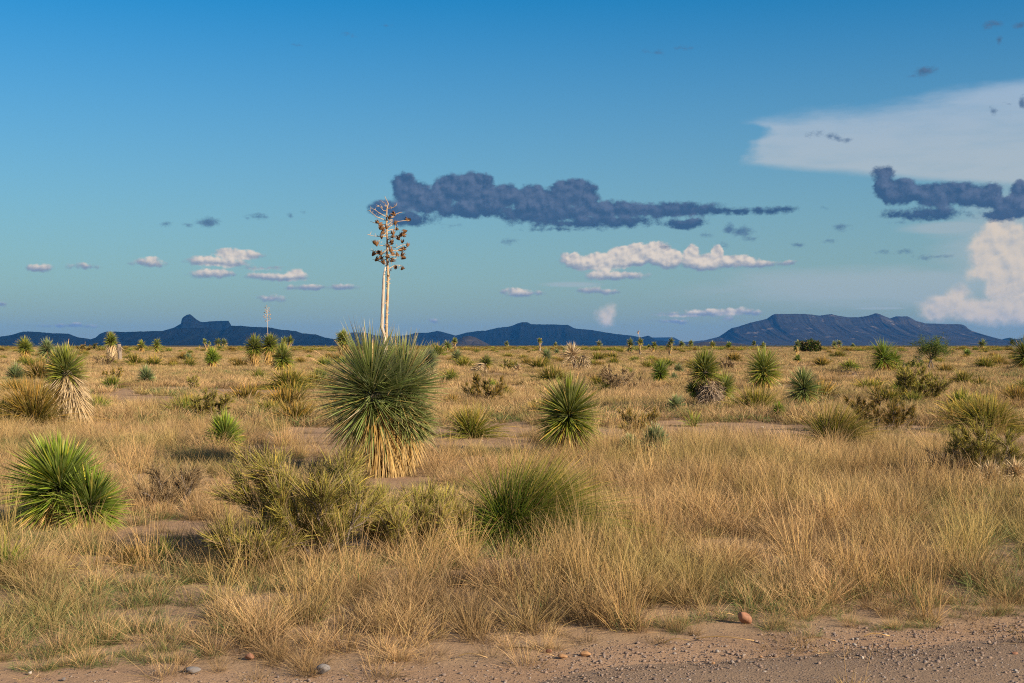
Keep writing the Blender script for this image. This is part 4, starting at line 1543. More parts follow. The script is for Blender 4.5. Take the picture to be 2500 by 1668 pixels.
# ---- a thin pod stalk on the middle yucca of the group of three, bare stalk on another
def small_stalk(root, bx_, by_, pts, pods, r=.02, podr=.035, m_=None):
    d_ = EYE * FPX / (by_ - HOR)
    P2 = np.array([rel(px, py, bx_, by_) for px, py in pts])
    P2[:, 1] = .2
    rr = max(r, .55 * d_ / 1280 / 2)
    mb = MB()
    mb.add(*tube(P2, np.linspace(rr, rr * .6, len(P2)), 5))
    st = mb.obj('flower_stalk', [M_STALKP], root, True)
    if pods:
        tags = []
        for (px, py) in pods:
            v = rel(px, py, bx_, by_)
            v[1] = .2 + rng.uniform(-.15, .15)
            ob = bpy.data.objects.new('seed_pod', PODT[int(rng.integers(0, 2))])
            ob.parent = st
            ob.location = v
            ob.rotation_euler = (rng.normal(0, .8), rng.normal(0, .8), rng.random() * 6)
            ob.scale = (podr,) * 3
            COL.objects.link(ob)
            tags.append(v)
        mb = MB()
        for v in tags:
            k = P2[:, 2] < v[2] - .03
            j = int(np.sum(k)) - 1
            j = max(0, min(j, len(P2) - 2))
            base = P2[j] * .3 + P2[j + 1] * .7
            base = np.array([base[0], base[1], min(v[2] - .05, P2[-1][2])])
            mb.add(*tube([base, (base + v) / 2, v], [rr * .45, rr * .4, rr * .3], 4))
        mb.obj('stalk_branches', [M_STALKP], st)['kind'] = 'stuff'


PODT = [pod_mesh(10 + k, M_PODT) for k in range(2)]
small_stalk(yk, 658, 900, [(653, 832), (652, 805), (652, 780), (651, 762), (650, 748)],
            [(649, 747), (645, 751), (655, 752), (647, 757), (653, 757), (657, 760), (644, 763), (650, 764), (655, 767), (659, 768), (648, 769),
             (643, 772), (652, 772), (657, 774), (646, 776), (659, 778), (651, 780), (648, 784), (655, 782), (650, 760)], podr=.05)
small_stalk(ys, 1563, 866, [(1561, 830), (1560, 818), (1559, 808)], [(1557, 811), (1560, 809), (1558, 814)], podr=.16)

# ---------------------------------------------------------------- bunch grass clumps
def bunch_mesh(n, Rm, Hm, wd, lean=(0, 0), arc=1.0, mats=None, spread=.62, base=.12):
    a = rng.random(n) * 2 * PI
    rr = base * Rm * 2 * np.sqrt(rng.random(n))
    o_ = np.stack([rr * np.cos(a), rr * np.sin(a) * .8, np.zeros(n) - .01], 1)
    th = np.abs(rng.normal(0, spread, n))
    th = np.minimum(th, 1.35)
    ph = a + rng.normal(0, .7, n)
    d = np.stack([np.sin(th) * np.cos(ph), np.sin(th) * np.sin(ph), np.cos(th)], 1)
    d = norm(d + np.array([lean[0], lean[1], 0]))
    L = Hm * (.65 + .5 * rng.random(n)) * (1 + .25 * np.sin(th))
    bend = np.stack([d[:, 0] * .35 + lean[0] * .5, d[:, 1] * .35, -.28 - .5 * np.sin(th)], 1) * (L * arc * (.3 + .9 * rng.random(n)))[:, None]
    bend[:, 2] = np.maximum(bend[:, 2], -(d[:, 2] * L - .01))
    return blades(o_, d, L, wd * (.7 + .6 * rng.random(n)), perp_side(d, 1.0), bend, (0, .3, .62, .85, 1), (.8, 1, .8, .5, 0))


def bunch(label, px, by_, wpx, hpx, style=0, n=None, lean=(0, 0), group='green bunch grass clumps', name='grass_clump', arc=1.0, wdm=.0042):
    x, d_ = gp(px, by_)
    s = FPX / d_
    root = empty(name, x, d_, label, 'grass clump', group)
    n = n or int(np.clip(wpx * 7, 120, 1200))
    n = int(n * 1.5)
    wd = max(wdm, .5 * d_ / 1280)
    Rm, Hm = wpx / 2 / s, hpx / s
    mb = MB()
    mb.add(*bunch_mesh(int(n * .78), Rm, Hm * 1.25, wd, lean, arc, spread=.44 + .28 * min(Rm / Hm, 1.4)))
    ob = mb.obj('blades', [(M_BEAR, M_BEARG, M_BEARO)[style]], root)
    tag(ob, kind='stuff')
    mb = MB()
    mb.add(*bunch_mesh(int(n * .14), Rm, Hm * 1.18, wd * .8, lean, arc, spread=.45))
    mb.add(*tuft(int(n * .2), Rm * .5, Hm * .35, 1.0, .8, wd, .15))
    ob = mb.obj('dry_blades', [M_DRY], root)
    tag(ob, kind='stuff')
    return root


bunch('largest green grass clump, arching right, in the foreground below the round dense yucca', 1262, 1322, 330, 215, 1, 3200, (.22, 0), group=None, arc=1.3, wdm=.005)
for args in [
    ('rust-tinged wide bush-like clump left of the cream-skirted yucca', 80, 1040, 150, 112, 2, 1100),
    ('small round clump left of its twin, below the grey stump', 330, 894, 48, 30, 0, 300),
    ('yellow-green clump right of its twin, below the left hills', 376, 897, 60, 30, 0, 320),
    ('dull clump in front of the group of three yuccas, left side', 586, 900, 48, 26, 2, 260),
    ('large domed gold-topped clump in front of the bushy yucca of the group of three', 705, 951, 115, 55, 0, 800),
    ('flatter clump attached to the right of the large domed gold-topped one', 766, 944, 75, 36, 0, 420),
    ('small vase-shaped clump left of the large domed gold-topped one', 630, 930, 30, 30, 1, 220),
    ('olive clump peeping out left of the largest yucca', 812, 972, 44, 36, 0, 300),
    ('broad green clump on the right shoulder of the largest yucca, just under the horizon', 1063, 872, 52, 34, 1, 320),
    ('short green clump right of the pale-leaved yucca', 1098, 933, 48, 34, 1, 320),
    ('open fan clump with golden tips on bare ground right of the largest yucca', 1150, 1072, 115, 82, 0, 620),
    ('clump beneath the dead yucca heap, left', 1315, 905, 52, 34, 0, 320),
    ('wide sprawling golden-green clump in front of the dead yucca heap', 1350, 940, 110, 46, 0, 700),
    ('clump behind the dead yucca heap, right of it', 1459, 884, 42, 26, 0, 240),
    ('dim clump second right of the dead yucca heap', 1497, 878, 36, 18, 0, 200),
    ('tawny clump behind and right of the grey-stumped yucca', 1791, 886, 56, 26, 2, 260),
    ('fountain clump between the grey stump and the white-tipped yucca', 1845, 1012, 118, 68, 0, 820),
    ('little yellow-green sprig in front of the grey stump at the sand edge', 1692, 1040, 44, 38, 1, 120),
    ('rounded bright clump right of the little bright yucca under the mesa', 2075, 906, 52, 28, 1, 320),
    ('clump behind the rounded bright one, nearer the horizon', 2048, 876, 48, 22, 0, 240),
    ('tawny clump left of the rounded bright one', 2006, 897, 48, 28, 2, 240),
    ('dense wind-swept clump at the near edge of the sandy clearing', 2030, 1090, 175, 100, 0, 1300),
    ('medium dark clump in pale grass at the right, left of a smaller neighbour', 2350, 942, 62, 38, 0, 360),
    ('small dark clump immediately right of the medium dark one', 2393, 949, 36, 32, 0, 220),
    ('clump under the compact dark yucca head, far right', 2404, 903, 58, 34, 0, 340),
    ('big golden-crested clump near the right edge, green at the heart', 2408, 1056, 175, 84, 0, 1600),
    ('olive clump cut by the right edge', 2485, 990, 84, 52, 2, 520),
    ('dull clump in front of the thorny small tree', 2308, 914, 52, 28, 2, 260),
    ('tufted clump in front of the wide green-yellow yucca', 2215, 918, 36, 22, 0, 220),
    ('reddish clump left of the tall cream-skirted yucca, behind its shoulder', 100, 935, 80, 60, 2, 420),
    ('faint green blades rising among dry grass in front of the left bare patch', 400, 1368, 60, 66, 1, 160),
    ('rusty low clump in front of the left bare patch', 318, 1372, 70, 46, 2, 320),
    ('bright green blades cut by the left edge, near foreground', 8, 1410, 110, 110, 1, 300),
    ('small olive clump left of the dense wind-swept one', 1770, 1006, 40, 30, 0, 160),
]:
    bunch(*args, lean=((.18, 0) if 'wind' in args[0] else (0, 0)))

# shared clump meshes for the ones nothing tells apart
BPROTO = []
for k in range(7):
    st = (0, 0, 1, 2, 0, 2, 1)[k]
    m1, m2 = MB(), MB()
    m1.add(*bunch_mesh(340, .45, .54, .015, (0, 0), 1.0, spread=.55))
    m1.add(*tuft(60, .3, .4, .6, .5, .014, .1), 1)
    BPROTO.append(m1.mesh('blades', [(M_BEAR, M_BEARG, M_BEARO)[st], M_DRY]))
occupied = []


LAND = {}


def land():
    if not LAND:
        for o_ in list(SC.objects):
            if o_.parent is None and o_.get('category') and not o_.get('auto') and o_.location.y > 4:
                y_ = o_.location.y
                t_ = o_['label'].split(',')[0]
                t_ = ' '.join(t_.split()[:7])
                LAND[o_.name] = (1250 + o_.location.x / y_ * FPX, HOR + EYE * FPX / y_, t_)
    return list(LAND.values())


SIDES = ('left of', 'right of', 'beyond', 'nearer than')
USED = {}


def side_label(px, py, what, size):
    ls = land()
    dd = [math.hypot(a_ - px, (b_ - py) * 2.5) for a_, b_, _ in ls]
    for k_ in np.argsort(dd)[:12]:
        a_, b_, t_ = ls[int(k_)]
        sd_ = (0 if px < a_ else 1) if abs(px - a_) > 1.5 * abs(py - b_) else (2 if py < b_ else 3)
        lb = f"{size} {what} {SIDES[sd_]} the {t_}"
        for w_ in (' and', ' with', ' in', ' on', ' of', ' the', ' a', ' at', ' behind', ' under', ' from', ' below', ' its', ' to', ' by', ' right', ' left', ' one', ' thin', ' short', ' two', ' small', ' white-tipped', ' grey', ' sparse', ' round'):
            if lb.endswith(w_):
                lb = lb[:-len(w_)]
        if lb not in USED:
            USED[lb] = 1
            return lb
    return f"{size} {what} among the grass, one of several alike"


def copies(n, rows, name, label, cat, group, meshes, smin, smax, power=1.0, clusters=None, describe=None):
    for i in range(n):
        for _ in range(30):
            py = rows[0] + (rows[1] - rows[0]) * rng.random() ** power
            px = rng.uniform(-60, 2560)
            if clusters is None or rng.random() < clusters(px, py):
                x, d_ = gp(px, py)
                near_ = py > 900 and any(abs(a_ - px) < 55 and -8 < py - b_ < 34 for a_, b_, _ in land())
                if bare(np.array([x]), np.array([d_]))[0] < .3 and not near_:
                    break
        ob = bpy.data.objects.new(name, meshes[int(rng.integers(0, len(meshes)))])
        COL.objects.link(ob)
        ob.location = (x, d_, float(H(x, d_)) - .01)
        ob.rotation_euler = (0, 0, rng.random() * 6.28)
        s_ = rng.uniform(smin, smax)
        ob.scale = (s_ * rng.uniform(.9, 1.25), s_, s_ * rng.uniform(.85, 1.1))
        ob['auto'] = 1
        lb = label
        if describe:
            kd = {0: 'olive', 1: 'yellow-green', 2: 'deep green', 3: 'rusty', 4: 'golden-green', 5: 'brownish', 6: 'fresh green'}[meshes.index(ob.data) % 7]
            lb = side_label(px, py, f"{kd} {describe}", 'broad' if s_ > (smin + smax) / 2 else 'small')
        tag(ob, lb, cat, group)


cl = lambda px, py: .2 + .8 * (vnoise(px, py * 6, 260, 77) > .45)
copies(64, (905, 1040), 'grass_clump', 'knee-high olive grass clump scattered in the middle of the dry plain', 'grass clump', 'scattered olive clumps of the mid plain', BPROTO, .8, 1.5, .9, cl, 'grass clump')
copies(112, (864, 905), 'grass_clump', 'small yellow-green grass clump dotted over the farther grassland', 'grass clump', 'small clumps of the farther grassland', BPROTO, 1.0, 2.2, 1.0, cl, 'far grass clump')
copies(88, (853, 864), 'grass_clump', 'tiny olive bush clump just below the horizon line', 'grass clump', 'tiny clumps near the horizon', BPROTO, 1.3, 2.6, .8, cl)
cb = bpy.data.collections.new('scrub_source')
for k, me_ in enumerate(BPROTO):
    cb.objects.link(bpy.data.objects.new(f'scrub_source_{k:02d}', me_))
PROTO['scrub_source'] = cb
n = 2600
py = 845.6 + 14 * rng.random(n) ** 1.2
px = rng.uniform(-150, 2650, n)
kk = vnoise(px, py * 8, 120, 78) > .38
px, py = px[kk], py[kk]
d_ = EYE * FPX / (py - HOR)
x = (px - 1250) / FPX * d_
n = len(x)
scatter('distant_scrub', np.stack([x, d_, H(x, d_)], 1), np.stack([x * 0, x * 0, rng.random(n) * 6.28], 1), s3(1.6 + 2.4 * rng.random(n) ** 1.5, .55 + .35 * rng.random(n)),
        rng.integers(0, 7, n), 'scrub_source')['label'] = 'countless low olive bushes merging along the horizon'

YP = []
for k in range(5):
    mb = MB()
    st = ('green', 'deep', 'blue', 'green', 'bright')[k]
    c_ = np.array([0, 0, .9 if k != 2 else .5])
    o_, dd, L, bend, q_ = head_leaves(c_, (.1 * (k - 2) * .5, 0, 1), .5, 110, 122, .3)
    mb.add(*blades(o_, dd, L, .055, perp_side(dd, .5), bend, (0, .5, 1), (.9, 1, 0)))
    if k != 2:
        o_, dd, L, bend, q_ = skirt_leaves(c_ - np.array([0, 0, .1]), .1, .5, 60, r_tr=.1)
        mb.add(*blades(o_, dd, L, .055, perp_side(dd, .5), bend, (0, .5, 1), (.9, 1, 0)), 1)
    v, t, a = tube([[0, 0, -.1], [0, 0, c_[2]]], [.12, .08], 6)
    mb.add(v, t, a, 1)
    if k == 3:
        v, t, a = tube([[0, 0, .9], [0.02, 0, 2.0], [0, 0, 2.6]], [.05, .04, .03], 5)
        mb.add(v, t, a, 1)
        for j in range(6):
            an_ = j * 1.1
            v, t, a = tube([[0, 0, 2.0 + .1 * j], [.16 * math.cos(an_), .1 * math.sin(an_), 2.1 + .1 * j]], [.05, .05], 4)
            mb.add(v, t, a, 1)
    YP.append(mb.mesh('far_yucca', [M_LEAF[st], M_DEAD]))
copies(14, (853, 868), 'yucca', 'distant small yucca standing in the grass close under the horizon', 'yucca', 'distant yuccas in the grass', YP, .6, 1.1)
copies(26, (847.5, 853), 'yucca', 'speck-sized yucca head on the skyline of the plain', 'yucca', 'skyline yuccas', YP, .8, 1.6)


# ---------------------------------------------------------------- shrubs with woody stems and green twigs
def shrub(label, px, by_, wpx, hpx, limbs=12, twigs=3000, style='green', lean=(0, 0), group='twiggy green shrubs', twl=.10, cat='shrub', name='shrub', woodr=.012, tw_w=.0028, droop=0.0, leafy=False, flat=1.0):
    x, d_ = gp(px, by_)
    s = FPX / d_
    root = empty(name, x, d_, label, cat, group)
    Wm, Hm = wpx / 2 / s, hpx / s
    tw_w = max(tw_w, .5 * d_ / 1280)
    twl = twl * max(1, Hm / .8)
    wood = MB()
    tips_o, tips_d = [], []
    twigs = int(twigs * (2.1 if wpx < 180 else 1.6))
    for i in range(limbs):
        an_ = 2 * PI * (i + rng.random() * .8) / limbs
        out = rng.uniform(.35, 1.0)
        end = np.array([math.cos(an_) * Wm * out + lean[0] * Hm, math.sin(an_) * Wm * out * flat + lean[1] * Hm, Hm * math.sqrt(max(0, 1.02 - (out * .85) ** 2)) * rng.uniform(.72, .95)])
        st_ = np.array([rng.normal(0, .05 * Wm), rng.normal(0, .05 * Wm), -.02])
        mid = st_ * .45 + end * .55 + np.array([math.cos(an_) * Wm * .12, 0, -Hm * .08]) + rng.normal(0, .05 * Hm, 3)
        pth = np.array([st_, st_ * .6 + mid * .4 + rng.normal(0, .03 * Hm, 3), mid, mid * .5 + end * .5 + rng.normal(0, .04 * Hm, 3), end])
        pth[1:, 2] = np.maximum(pth[1:, 2], .03)
        r0 = woodr * rng.uniform(.7, 1.3)
        wood.add(*tube(pth, [r0, r0 * .8, r0 * .6, r0 * .4, r0 * .2], 5, rng.random()))
        for j in range(9):
            f_ = rng.uniform(.30, 1.0)
            k = min(int(f_ * 4), 3)
            g = f_ * 4 - k
            p_ = pth[k] * (1 - g) + pth[k + 1] * g
            dv = norm(np.array([rng.normal(0, .6) + math.cos(an_) * .5, rng.normal(0, .6) + math.sin(an_) * .5, abs(rng.normal(.75, .35))]))
            ln = Hm * rng.uniform(.14, .32)
            q1 = p_ + dv * ln * .5 + rng.normal(0, .02 * Hm, 3)
            q2 = p_ + dv * ln + np.array([0, 0, ln * .15 - droop * ln])
            wood.add(*tube([p_, q1, q2], [r0 * .35, r0 * .22, r0 * .10], 4, rng.random()))
            for _ in range(4):
                u = rng.random()
                tips_o.append(p_ * (1 - u) + q2 * u)
                tips_d.append(dv)
    wood.obj('branches', [M_WOOD], root, True)['kind'] = 'stuff'
    tips_o, tips_d = np.array(tips_o), np.array(tips_d)
    k = rng.integers(0, len(tips_o), twigs)
    o_ = tips_o[k] + rng.normal(0, .02 * Hm, (twigs, 3))
    if leafy:
        d = norm(rng.normal(0, 1, (twigs, 3)))
        o_ = tips_o[k] + rng.normal(0, .07 * Hm, (twigs, 3))
    else:
        d = norm(tips_d[k] + rng.normal(0, .40, (twigs, 3)) + np.array([0, 0, .30 - droop]))
    o_[:, 2] = np.maximum(o_[:, 2], .01)
    L = twl * (.5 + .9 * rng.random(twigs))
    if leafy:
        L = L * .45
    bend = rng.normal(0, .08, (twigs, 3)) * L[:, None]
    d[:, 2] = np.where(o_[:, 2] + d[:, 2] * L < .01, np.abs(d[:, 2]), d[:, 2])
    mb = MB()
    dead = rng.random(twigs) < (.33 if wpx > 180 else .18)
    M1 = {'green': M_TWIG, 'brown': M_TWIGB, 'leaf': M_MESQ, 'dark': M_DARKL, 'olive': M_BEARO}[style]
    for sel, mi in ((~dead, 0), (dead, 1)):
        mb.add(*blades(o_[sel], d[sel], L[sel], tw_w * (.7 + .6 * rng.random(sel.sum())), perp_side(d[sel], 1.3), bend[sel], (0, .5, 1), (.9, 1, .5) if leafy else (.9, .8, .3)), mi)
    ob = mb.obj('twigs', [M1, M_TWIGB], root)
    tag(ob, kind='stuff')
    return root


shrub('biggest foreground shrub, thin green twigs over twisted grey stems, below the largest yucca', 768, 1372, 370, 285, 17, 9500, 'green', (-.12, .05), None, .13, woodr=.017, tw_w=.0034)
shrub('low shrub of green and dry twigs between the biggest shrub and the arching clump', 985, 1345, 340, 150, 14, 5200, 'green', (.1, 0), None, .12, woodr=.011, tw_w=.0032)
shrub('flat green twiggy shrub at the left foot of the biggest foreground shrub', 660, 1395, 190, 140, 9, 2600, 'green', (-.35, 0), None, .11, woodr=.011, tw_w=.0032)
for a_ in [
    ('green-brown rounded shrub left of the low fan-shaped yucca', 512, 1024, 105, 68, 9, 1500, 'green'),
    ('thin upright green sprig shrub behind the green-brown rounded one', 472, 958, 26, 40, 5, 260, 'green'),
    ('dry twiggy shrub with few green tips behind the left bare patch', 430, 1232, 210, 100, 11, 1500, 'brown'),
    ('wide olive shrub between the largest yucca and the round one', 1188, 990, 118, 68, 10, 1700, 'olive'),
    ('brown bare-branched shrub with olive sides right of the dead yucca heap', 1505, 960, 120, 66, 10, 1300, 'brown'),
    ('rusty brown shrub behind the half-buried grey-green yucca', 1560, 1078, 100, 80, 8, 1200, 'olive'),
    ('dark olive shrub at the far edge of the right tall grass', 2150, 1056, 160, 95, 11, 2000, 'olive'),
    ('grey-topped green shrub below the thorny small tree', 2240, 990, 150, 100, 11, 2200, 'green'),
    ('tall twiggy green shrub by the straw rosette at the right edge', 2400, 1172, 170, 130, 11, 2600, 'green'),
    ('dark leafless shrub in tall grass left of the straw rosette', 2310, 1172, 90, 84, 8, 500, 'brown'),
    ('low brown shrub on the plain left of the tan clump behind the grey stump', 1775, 910, 50, 40, 6, 380, 'brown'),
    ('grey-green leafy bush beside the fallen yellow skirt', 1240, 908, 44, 30, 6, 500, 'green'),
    ('brown twig bush below the grey stump at the left', 262, 895, 60, 34, 7, 400, 'brown'),
    ('olive twig shrub in the grass right of the grey stump at the left', 280, 935, 60, 36, 7, 400, 'olive'),
    ('dark round bush on the plain below the leftmost hills', 204, 862, 38, 24, 6, 700, 'olive'),
]:
    shrub(*a_)
shrub('dark green mesquite bush on the horizon under the mesa', 1972, 862, 56, 34, 9, 2400, 'dark', leafy=True, group=None, cat='bush', name='mesquite_bush', twl=.25, tw_w=.05, woodr=.05)
shrub('small dark bush touching the dark mesquite, on its right', 1993, 862, 24, 22, 6, 900, 'dark', leafy=True, group=None, cat='bush', name='mesquite_bush', twl=.2, tw_w=.05, woodr=.04)
shrub('dark spreading bush at the skyline between the two leftmost hills', 236, 856, 26, 16, 6, 700, 'dark', leafy=True, group=None, cat='bush', name='mesquite_bush', twl=.25, tw_w=.08, woodr=.05)
shrub('low deep green bush touching the wide green-yellow yucca', 2226, 905, 56, 28, 8, 1500, 'leaf', leafy=True, group=None, cat='bush', name='leafy_bush', twl=.12, tw_w=.025)


def tree(label, px, by_, wpx, hpx, n=5000, dark=False, stems=3):
    x, d_ = gp(px, by_)
    s = FPX / d_
    root = empty('mesquite_tree', x, d_, label, 'tree')
    Wm, Hm = wpx / 2 / s, hpx / s
    wood = MB()
    tips = []
    for i in range(stems):
        an_ = rng.random() * 6.28
        fork = np.array([rng.normal(0, .08) * Hm, rng.normal(0, .06) * Hm, Hm * rng.uniform(.32, .42)])
        r0 = Hm * .022
        wood.add(*tube([[rng.normal(0, .02), 0, -.05], fork * .5 + rng.normal(0, .03 * Hm, 3), fork], [r0, r0 * .8, r0 * .65], 7))
        for j in range(7):
            b_ = 2 * PI * rng.random()
            u = rng.uniform(.3, 1)
            end = fork * .3 + np.array([math.cos(b_) * Wm * u, math.sin(b_) * Wm * u, Hm * rng.uniform(.55, 1.0) * (1 - .25 * u)])
            mid = (fork + end) / 2 + rng.normal(0, .05 * Hm, 3)
            wood.add(*tube([fork, mid, end], [r0 * .45, r0 * .3, r0 * .12], 5))
            for _ in range(7):
                f_ = rng.uniform(.3, 1)
                p_ = mid * (1 - f_) + end * f_
                e2 = p_ + rng.normal(0, .10 * Hm, 3) + np.array([0, 0, .02 * Hm])
                wood.add(*tube([p_, e2], [r0 * .12, r0 * .05], 3))
                tips += [p_, e2, (p_ + e2) / 2]
    wood.obj('trunk', [M_WOOD], root, True)
    tips = np.array(tips)
    o_ = tips[rng.integers(0, len(tips), n)] + rng.normal(0, .045 * Hm, (n, 3))
    d = norm(rng.normal(0, 1, (n, 3)))
    L = np.full(n, .028 * Hm) * (.6 + .8 * rng.random(n))
    mb = MB()
    mb.add(*blades(o_, d, L, max(.012 * Hm, .35 * d_ / 1280), perp_side(d, 1.5), np.zeros((n, 3)), (0, .5, 1), (.6, 1, .3)))
    ob = mb.obj('crown', [M_DARKL if dark else M_MESQ], root)
    tag(ob, kind='stuff')
    return root


tree('thorny small tree with thin see-through crown, right of the mesa centre', 2274, 907, 92, 82, 7000, stems=3)
tree('slim loose bush-tree leaning at the left side of the thorny small tree', 2248, 900, 34, 50, 700, stems=2)
tree('small dark tree on the skyline near the right edge', 2478, 857, 28, 33, 1500, True, 2)
tree('low dark bush-tree on the skyline left of the small dark tree', 2460, 855, 14, 12, 500, True, 2)


# ---------------------------------------------------------------- dead yuccas
def dead_heap(label, px, by_, heads, trunks=(), grey=False):
    """heads: (px, py, R, axis, thmax)"""
    x, d_ = gp(px, by_)
    s = FPX / d_
    root = empty('dead_yucca', x, d_, label, 'dead yucca')
    wd = max(.013, .6 * d_ / 1280)
    for (hx, hy, Rp, ax, tm, wild) in heads:
        c = rel(hx, hy, px, by_)
        o_, dd, L, bend, q_ = head_leaves(c, ax, Rp / s, int(np.clip(Rp * 9, 60, 420)), tm, Rp / s * .5, .2, .15, wild)
        tipz = (o_ + dd * L[:, None])[:, 2]
        L = np.where((tipz < .01) & (dd[:, 2] < 0), np.minimum(L, np.maximum(o_[:, 2] / np.maximum(-dd[:, 2], .1), .06)), L)
        mb = MB()
        mb.add(*blades(o_, dd, L, wd, perp_side(dd, .8), bend, (0, .3, .65, 1), (.9, 1, .7, 0)))
        ob = mb.obj('dry_leaves', [M_GREY if grey else M_PALE], root)
        tag(ob, kind='stuff')
    for pts_, r_ in trunks:
        mb = MB()
        P2 = np.array([rel(a_, b_, px, by_) for a_, b_ in pts_])
        mb.add(*tube(P2, np.full(len(P2), r_), 7))
        mb.obj('trunk', [M_BARK], root, True)
    return root


dead_heap('heap of dead yucca leaves, one head spiky and one drooping, in mid plain', 1408, 905,
          [(1398, 868, 32, (-.3, -.2, 1), 105, .05), (1424, 872, 27, (.2, -.1, -1), 60, .03), (1424, 880, 26, (.2, -.3, -1), 50, .03)], [([(1405, 905), (1402, 885), (1398, 870)], .12), ([(1420, 905), (1424, 885), (1424, 868)], .12)])
dead_heap('fallen yellow yucca skirt bent over on the grass in mid plain', 1170, 912, [(1180, 892, 24, (-.5, -.1, -.6), 60, .06), (1168, 900, 18, (-.9, -.1, -.1), 50, .08)])
dead_heap('straw-coloured dead rosette beside the tall twiggy shrub at the right', 2423, 1186, [(2418, 1172, 42, (-.1, -.3, 1), 70, .10)])
dead_heap('bleached dead rosette partly cut by the right edge', 2482, 1180, [(2478, 1168, 44, (0, -.3, .6), 95, .2)])
dead_heap('tiny straw rosette with green centre on the grass in mid plain', 1265, 912, [(1265, 903, 15, (0, 0, 1), 100, .08)])
dead_heap('grey heap of dead leaves beside the wide green-yellow yucca', 2212, 916, [(2208, 905, 18, (.3, -.2, -.3), 120, .15)], grey=True)
dead_heap('bare grey stump leaning against the pale-skirted yucca at the left', 291, 882, [(291, 846, 13, (0, 0, -1), 50, .05)], [([(293, 882), (292, 860), (290, 840)], .22)], grey=True)
# shaggy thatch on the grey stump
x, d_ = gp(1732, 1003)
s_ = FPX / d_
root = empty('shaggy_stump_thatch', x, d_ - .18, 'grey matted thatch of old leaves wrapped around the stout stump', 'dead leaves')
mb = MB()
n = 1500
f_ = rng.random(n)
ph = rng.random(n) * 6.28
c0 = rel(1732, 930, 1732, 1003)
z = .02 + f_ * (c0[2])
rad = (.26 - .08 * f_)
o_ = np.stack([rad * np.cos(ph) + .02, rad * np.sin(ph) + .18, z], 1)
d = norm(np.stack([np.cos(ph) * .35 + rng.normal(0, .5, n), np.sin(ph) * .35 + rng.normal(0, .3, n), -np.ones(n) * .7 + rng.normal(0, .6, n)], 1))
L = .12 + .16 * rng.random(n)
L = np.where((o_ + d * L[:, None])[:, 2] < 0, .05, L)
mb.add(*blades(o_, d, L, .016, perp_side(d, 1), rng.normal(0, .04, (n, 3)), (0, .4, 1), (.9, 1, .2)))
mb.add(*tube([[.02, .18, -.05], [.01, .18, c0[2] * .5], [0, .18, c0[2]]], [.24, .21, .17], 10))
mb.obj('thatch', [M_GREY], root)['kind'] = 'stuff'


# ---------------------------------------------------------------- stones
def stone(label, px, by_, wpx, hpx, m_, seed, depth=.8, name='stone', sub=3, rot=0.0, sink=.6):
    x, d_ = gp(px, by_)
    s = FPX / d_
    v, t = ico_stone(1, seed, 1.0, sub)
    w_, h_ = wpx / 2 / s, hpx / 2 / s
    v = v * np.array([w_, w_ * depth, h_])
    g = np.random.default_rng(seed)
    v = v * (1 + .02 * g.normal(0, 1, (len(v), 1)))
    mb = MB()
    mb.add(v, t, (0, 0, 0))
    ob = mb.obj(name, [m_], None, False)
    ob.location = (x, d_, float(H(x, d_)) + h_ * (1 - sink) + .01)
    ob.rotation_euler = (0, 0, rot)
    return tag(ob, label, 'stone')


stone('rust-red round stone at the edge of the grass, right of centre', 1818, 1538, 38, 36, M_RED, 3, sink=.3)
stone('grey angular stone with a tan side on the road verge', 790, 1655, 34, 32, M_GREYS, 8)
stone('flat blue-grey stone lying at the road verge, left of the grey angular one', 472, 1648, 42, 16, M_GREYS, 12)
stone('brown half-buried stone behind the grey angular one', 611, 1618, 32, 18, M_RED, 17)
stone('orange stone on the gravel near the road centre', 1430, 1614, 26, 14, M_ORG, 22)
stone('tan stone left of the orange one on the gravel', 1375, 1620, 28, 14, M_ORG, 26)
stone('dark tan stone third in the row left of the orange one', 1340, 1606, 20, 12, M_RED, 29)
stone('pale round stone in the middle of the sandy clearing', 1860, 1046, 12, 9, M_WHT, 31, sub=2)
stone('tiny reddish stone far left on the sandy clearing', 1750, 1034, 9, 5, M_RED, 33, sub=2)
stone('pinkish stone half hidden in the grass of the right foreground', 2020, 1276, 24, 12, M_ORG, 36)
stone('pale pebble at the left verge of the road', 74, 1646, 12, 9, M_WHT, 41, sub=2)
stone('bluish pebble at the bottom edge, left', 156, 1662, 16, 9, M_GREYS, 44, sub=2)
stone('rounded white pebble on the open gravel at the bottom right', 2106, 1630, 9, 9, M_WHT, 46, sub=2)
stone('orange chip on the gravel, bottom right of centre', 1858, 1624, 13, 7, M_ORG, 49, sub=2)
stone('small orange chip left of the other orange chip', 1742, 1638, 11, 6, M_ORG, 51, sub=2)
stone('pinkish stone at the far right on the gravel', 2478, 1622, 18, 9, M_RED, 53, sub=2)
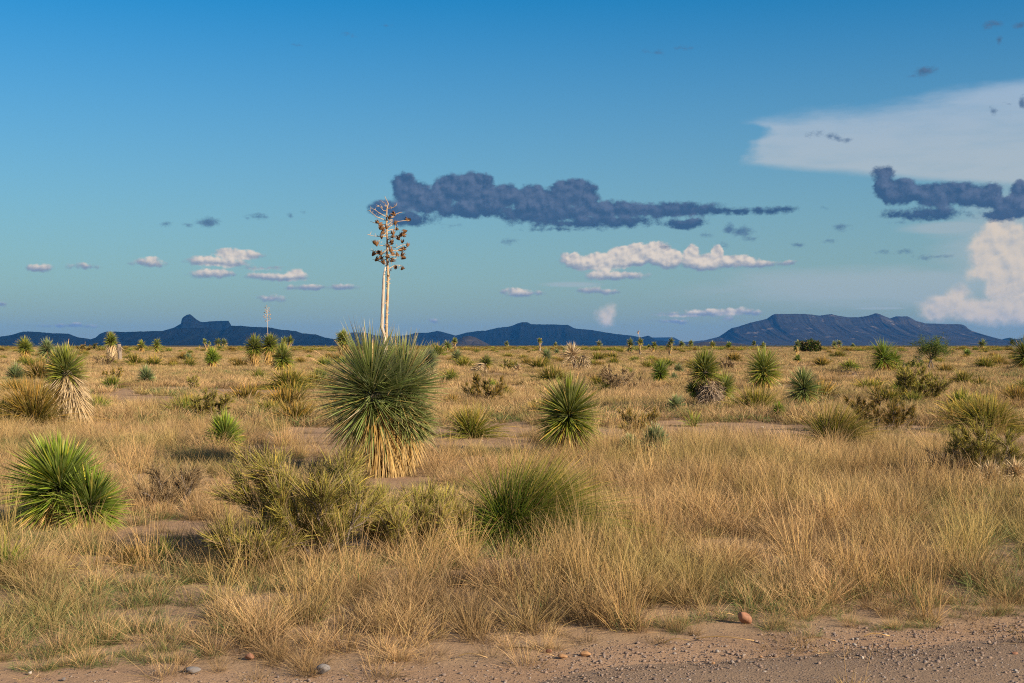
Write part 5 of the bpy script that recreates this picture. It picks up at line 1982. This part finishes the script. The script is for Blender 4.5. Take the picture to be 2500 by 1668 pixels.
stone('flat brown stone on the left bare patch', 490, 1245, 20, 8, M_RED, 55, sub=2)


# ---------------------------------------------------------------- straws lying on the road edge
def straw(label, p0, p1):
    x0, y0 = gp(*p0)
    x1, y1 = gp(*p1)
    n_ = 6
    P2 = np.array([[x0 + (x1 - x0) * f, y0 + (y1 - y0) * f + .02 * math.sin(f * 5), float(H(x0 + (x1 - x0) * f, y0 + (y1 - y0) * f)) + .022 + .012 * math.sin(f * 3.1)] for f in np.linspace(0, 1, n_)])
    mb = MB()
    v, t, a = tube(P2 - P2[0], np.linspace(.0030, .0018, n_), 4)
    mb.add(v, t, a)
    ob = mb.obj('straw', [M_TALL], None, True)
    ob.location = P2[0]
    tag(ob, label, 'straw')


straw('long bright straw lying on the gravel left of the tan stone', (1244, 1602), (1352, 1620))
straw('straw lying beyond the three verge stones', (1120, 1622), (1190, 1624))
straw('straw lying on the verge below the rust-red stone, left', (1620, 1592), (1684, 1584))
straw('straw lying on the verge, second of the pair below the rust-red stone', (1700, 1582), (1840, 1586))
straw('straw lying near the grass edge right of centre', (1960, 1586), (2040, 1590))
straw('straw lying at the grass edge left of the rust-red stone', (1700, 1524), (1790, 1523))
straw('straw lying on the gravel verge toward the right', (2110, 1580), (2170, 1578))

x, d_ = gp(2048, 1667)
root = empty('grass_sprig', x, d_ - .25, 'few tall straw blades standing at the bottom edge of the picture', 'grass sprig')
mb = MB()
o_ = np.array([[-.05, 0, 0], [-.02, .01, 0], [.00, 0, 0], [.05, 0, 0], [.06, .01, 0], [.01, 0, 0]])
d = norm(np.array([[-.28, 0, 1.], [-.12, 0, 1], [.02, 0, 1], [.20, 0, 1], [.1, 0, 1], [.0, 0, 1]]))
mb.add(*blades(o_, d, np.array([.25, .28, .12, .27, .10, .08]), .004, perp_side(d, .3), np.zeros((6, 3)) + .01, (0, .3, .6, 1), (.8, 1, .7, 0)))
mb.add(*tuft(50, .05, .09, .6, .5, .003, .1))
mb.obj('blades', [M_TALL], root)['kind'] = 'stuff'
print('OBJ', len(SC.objects))
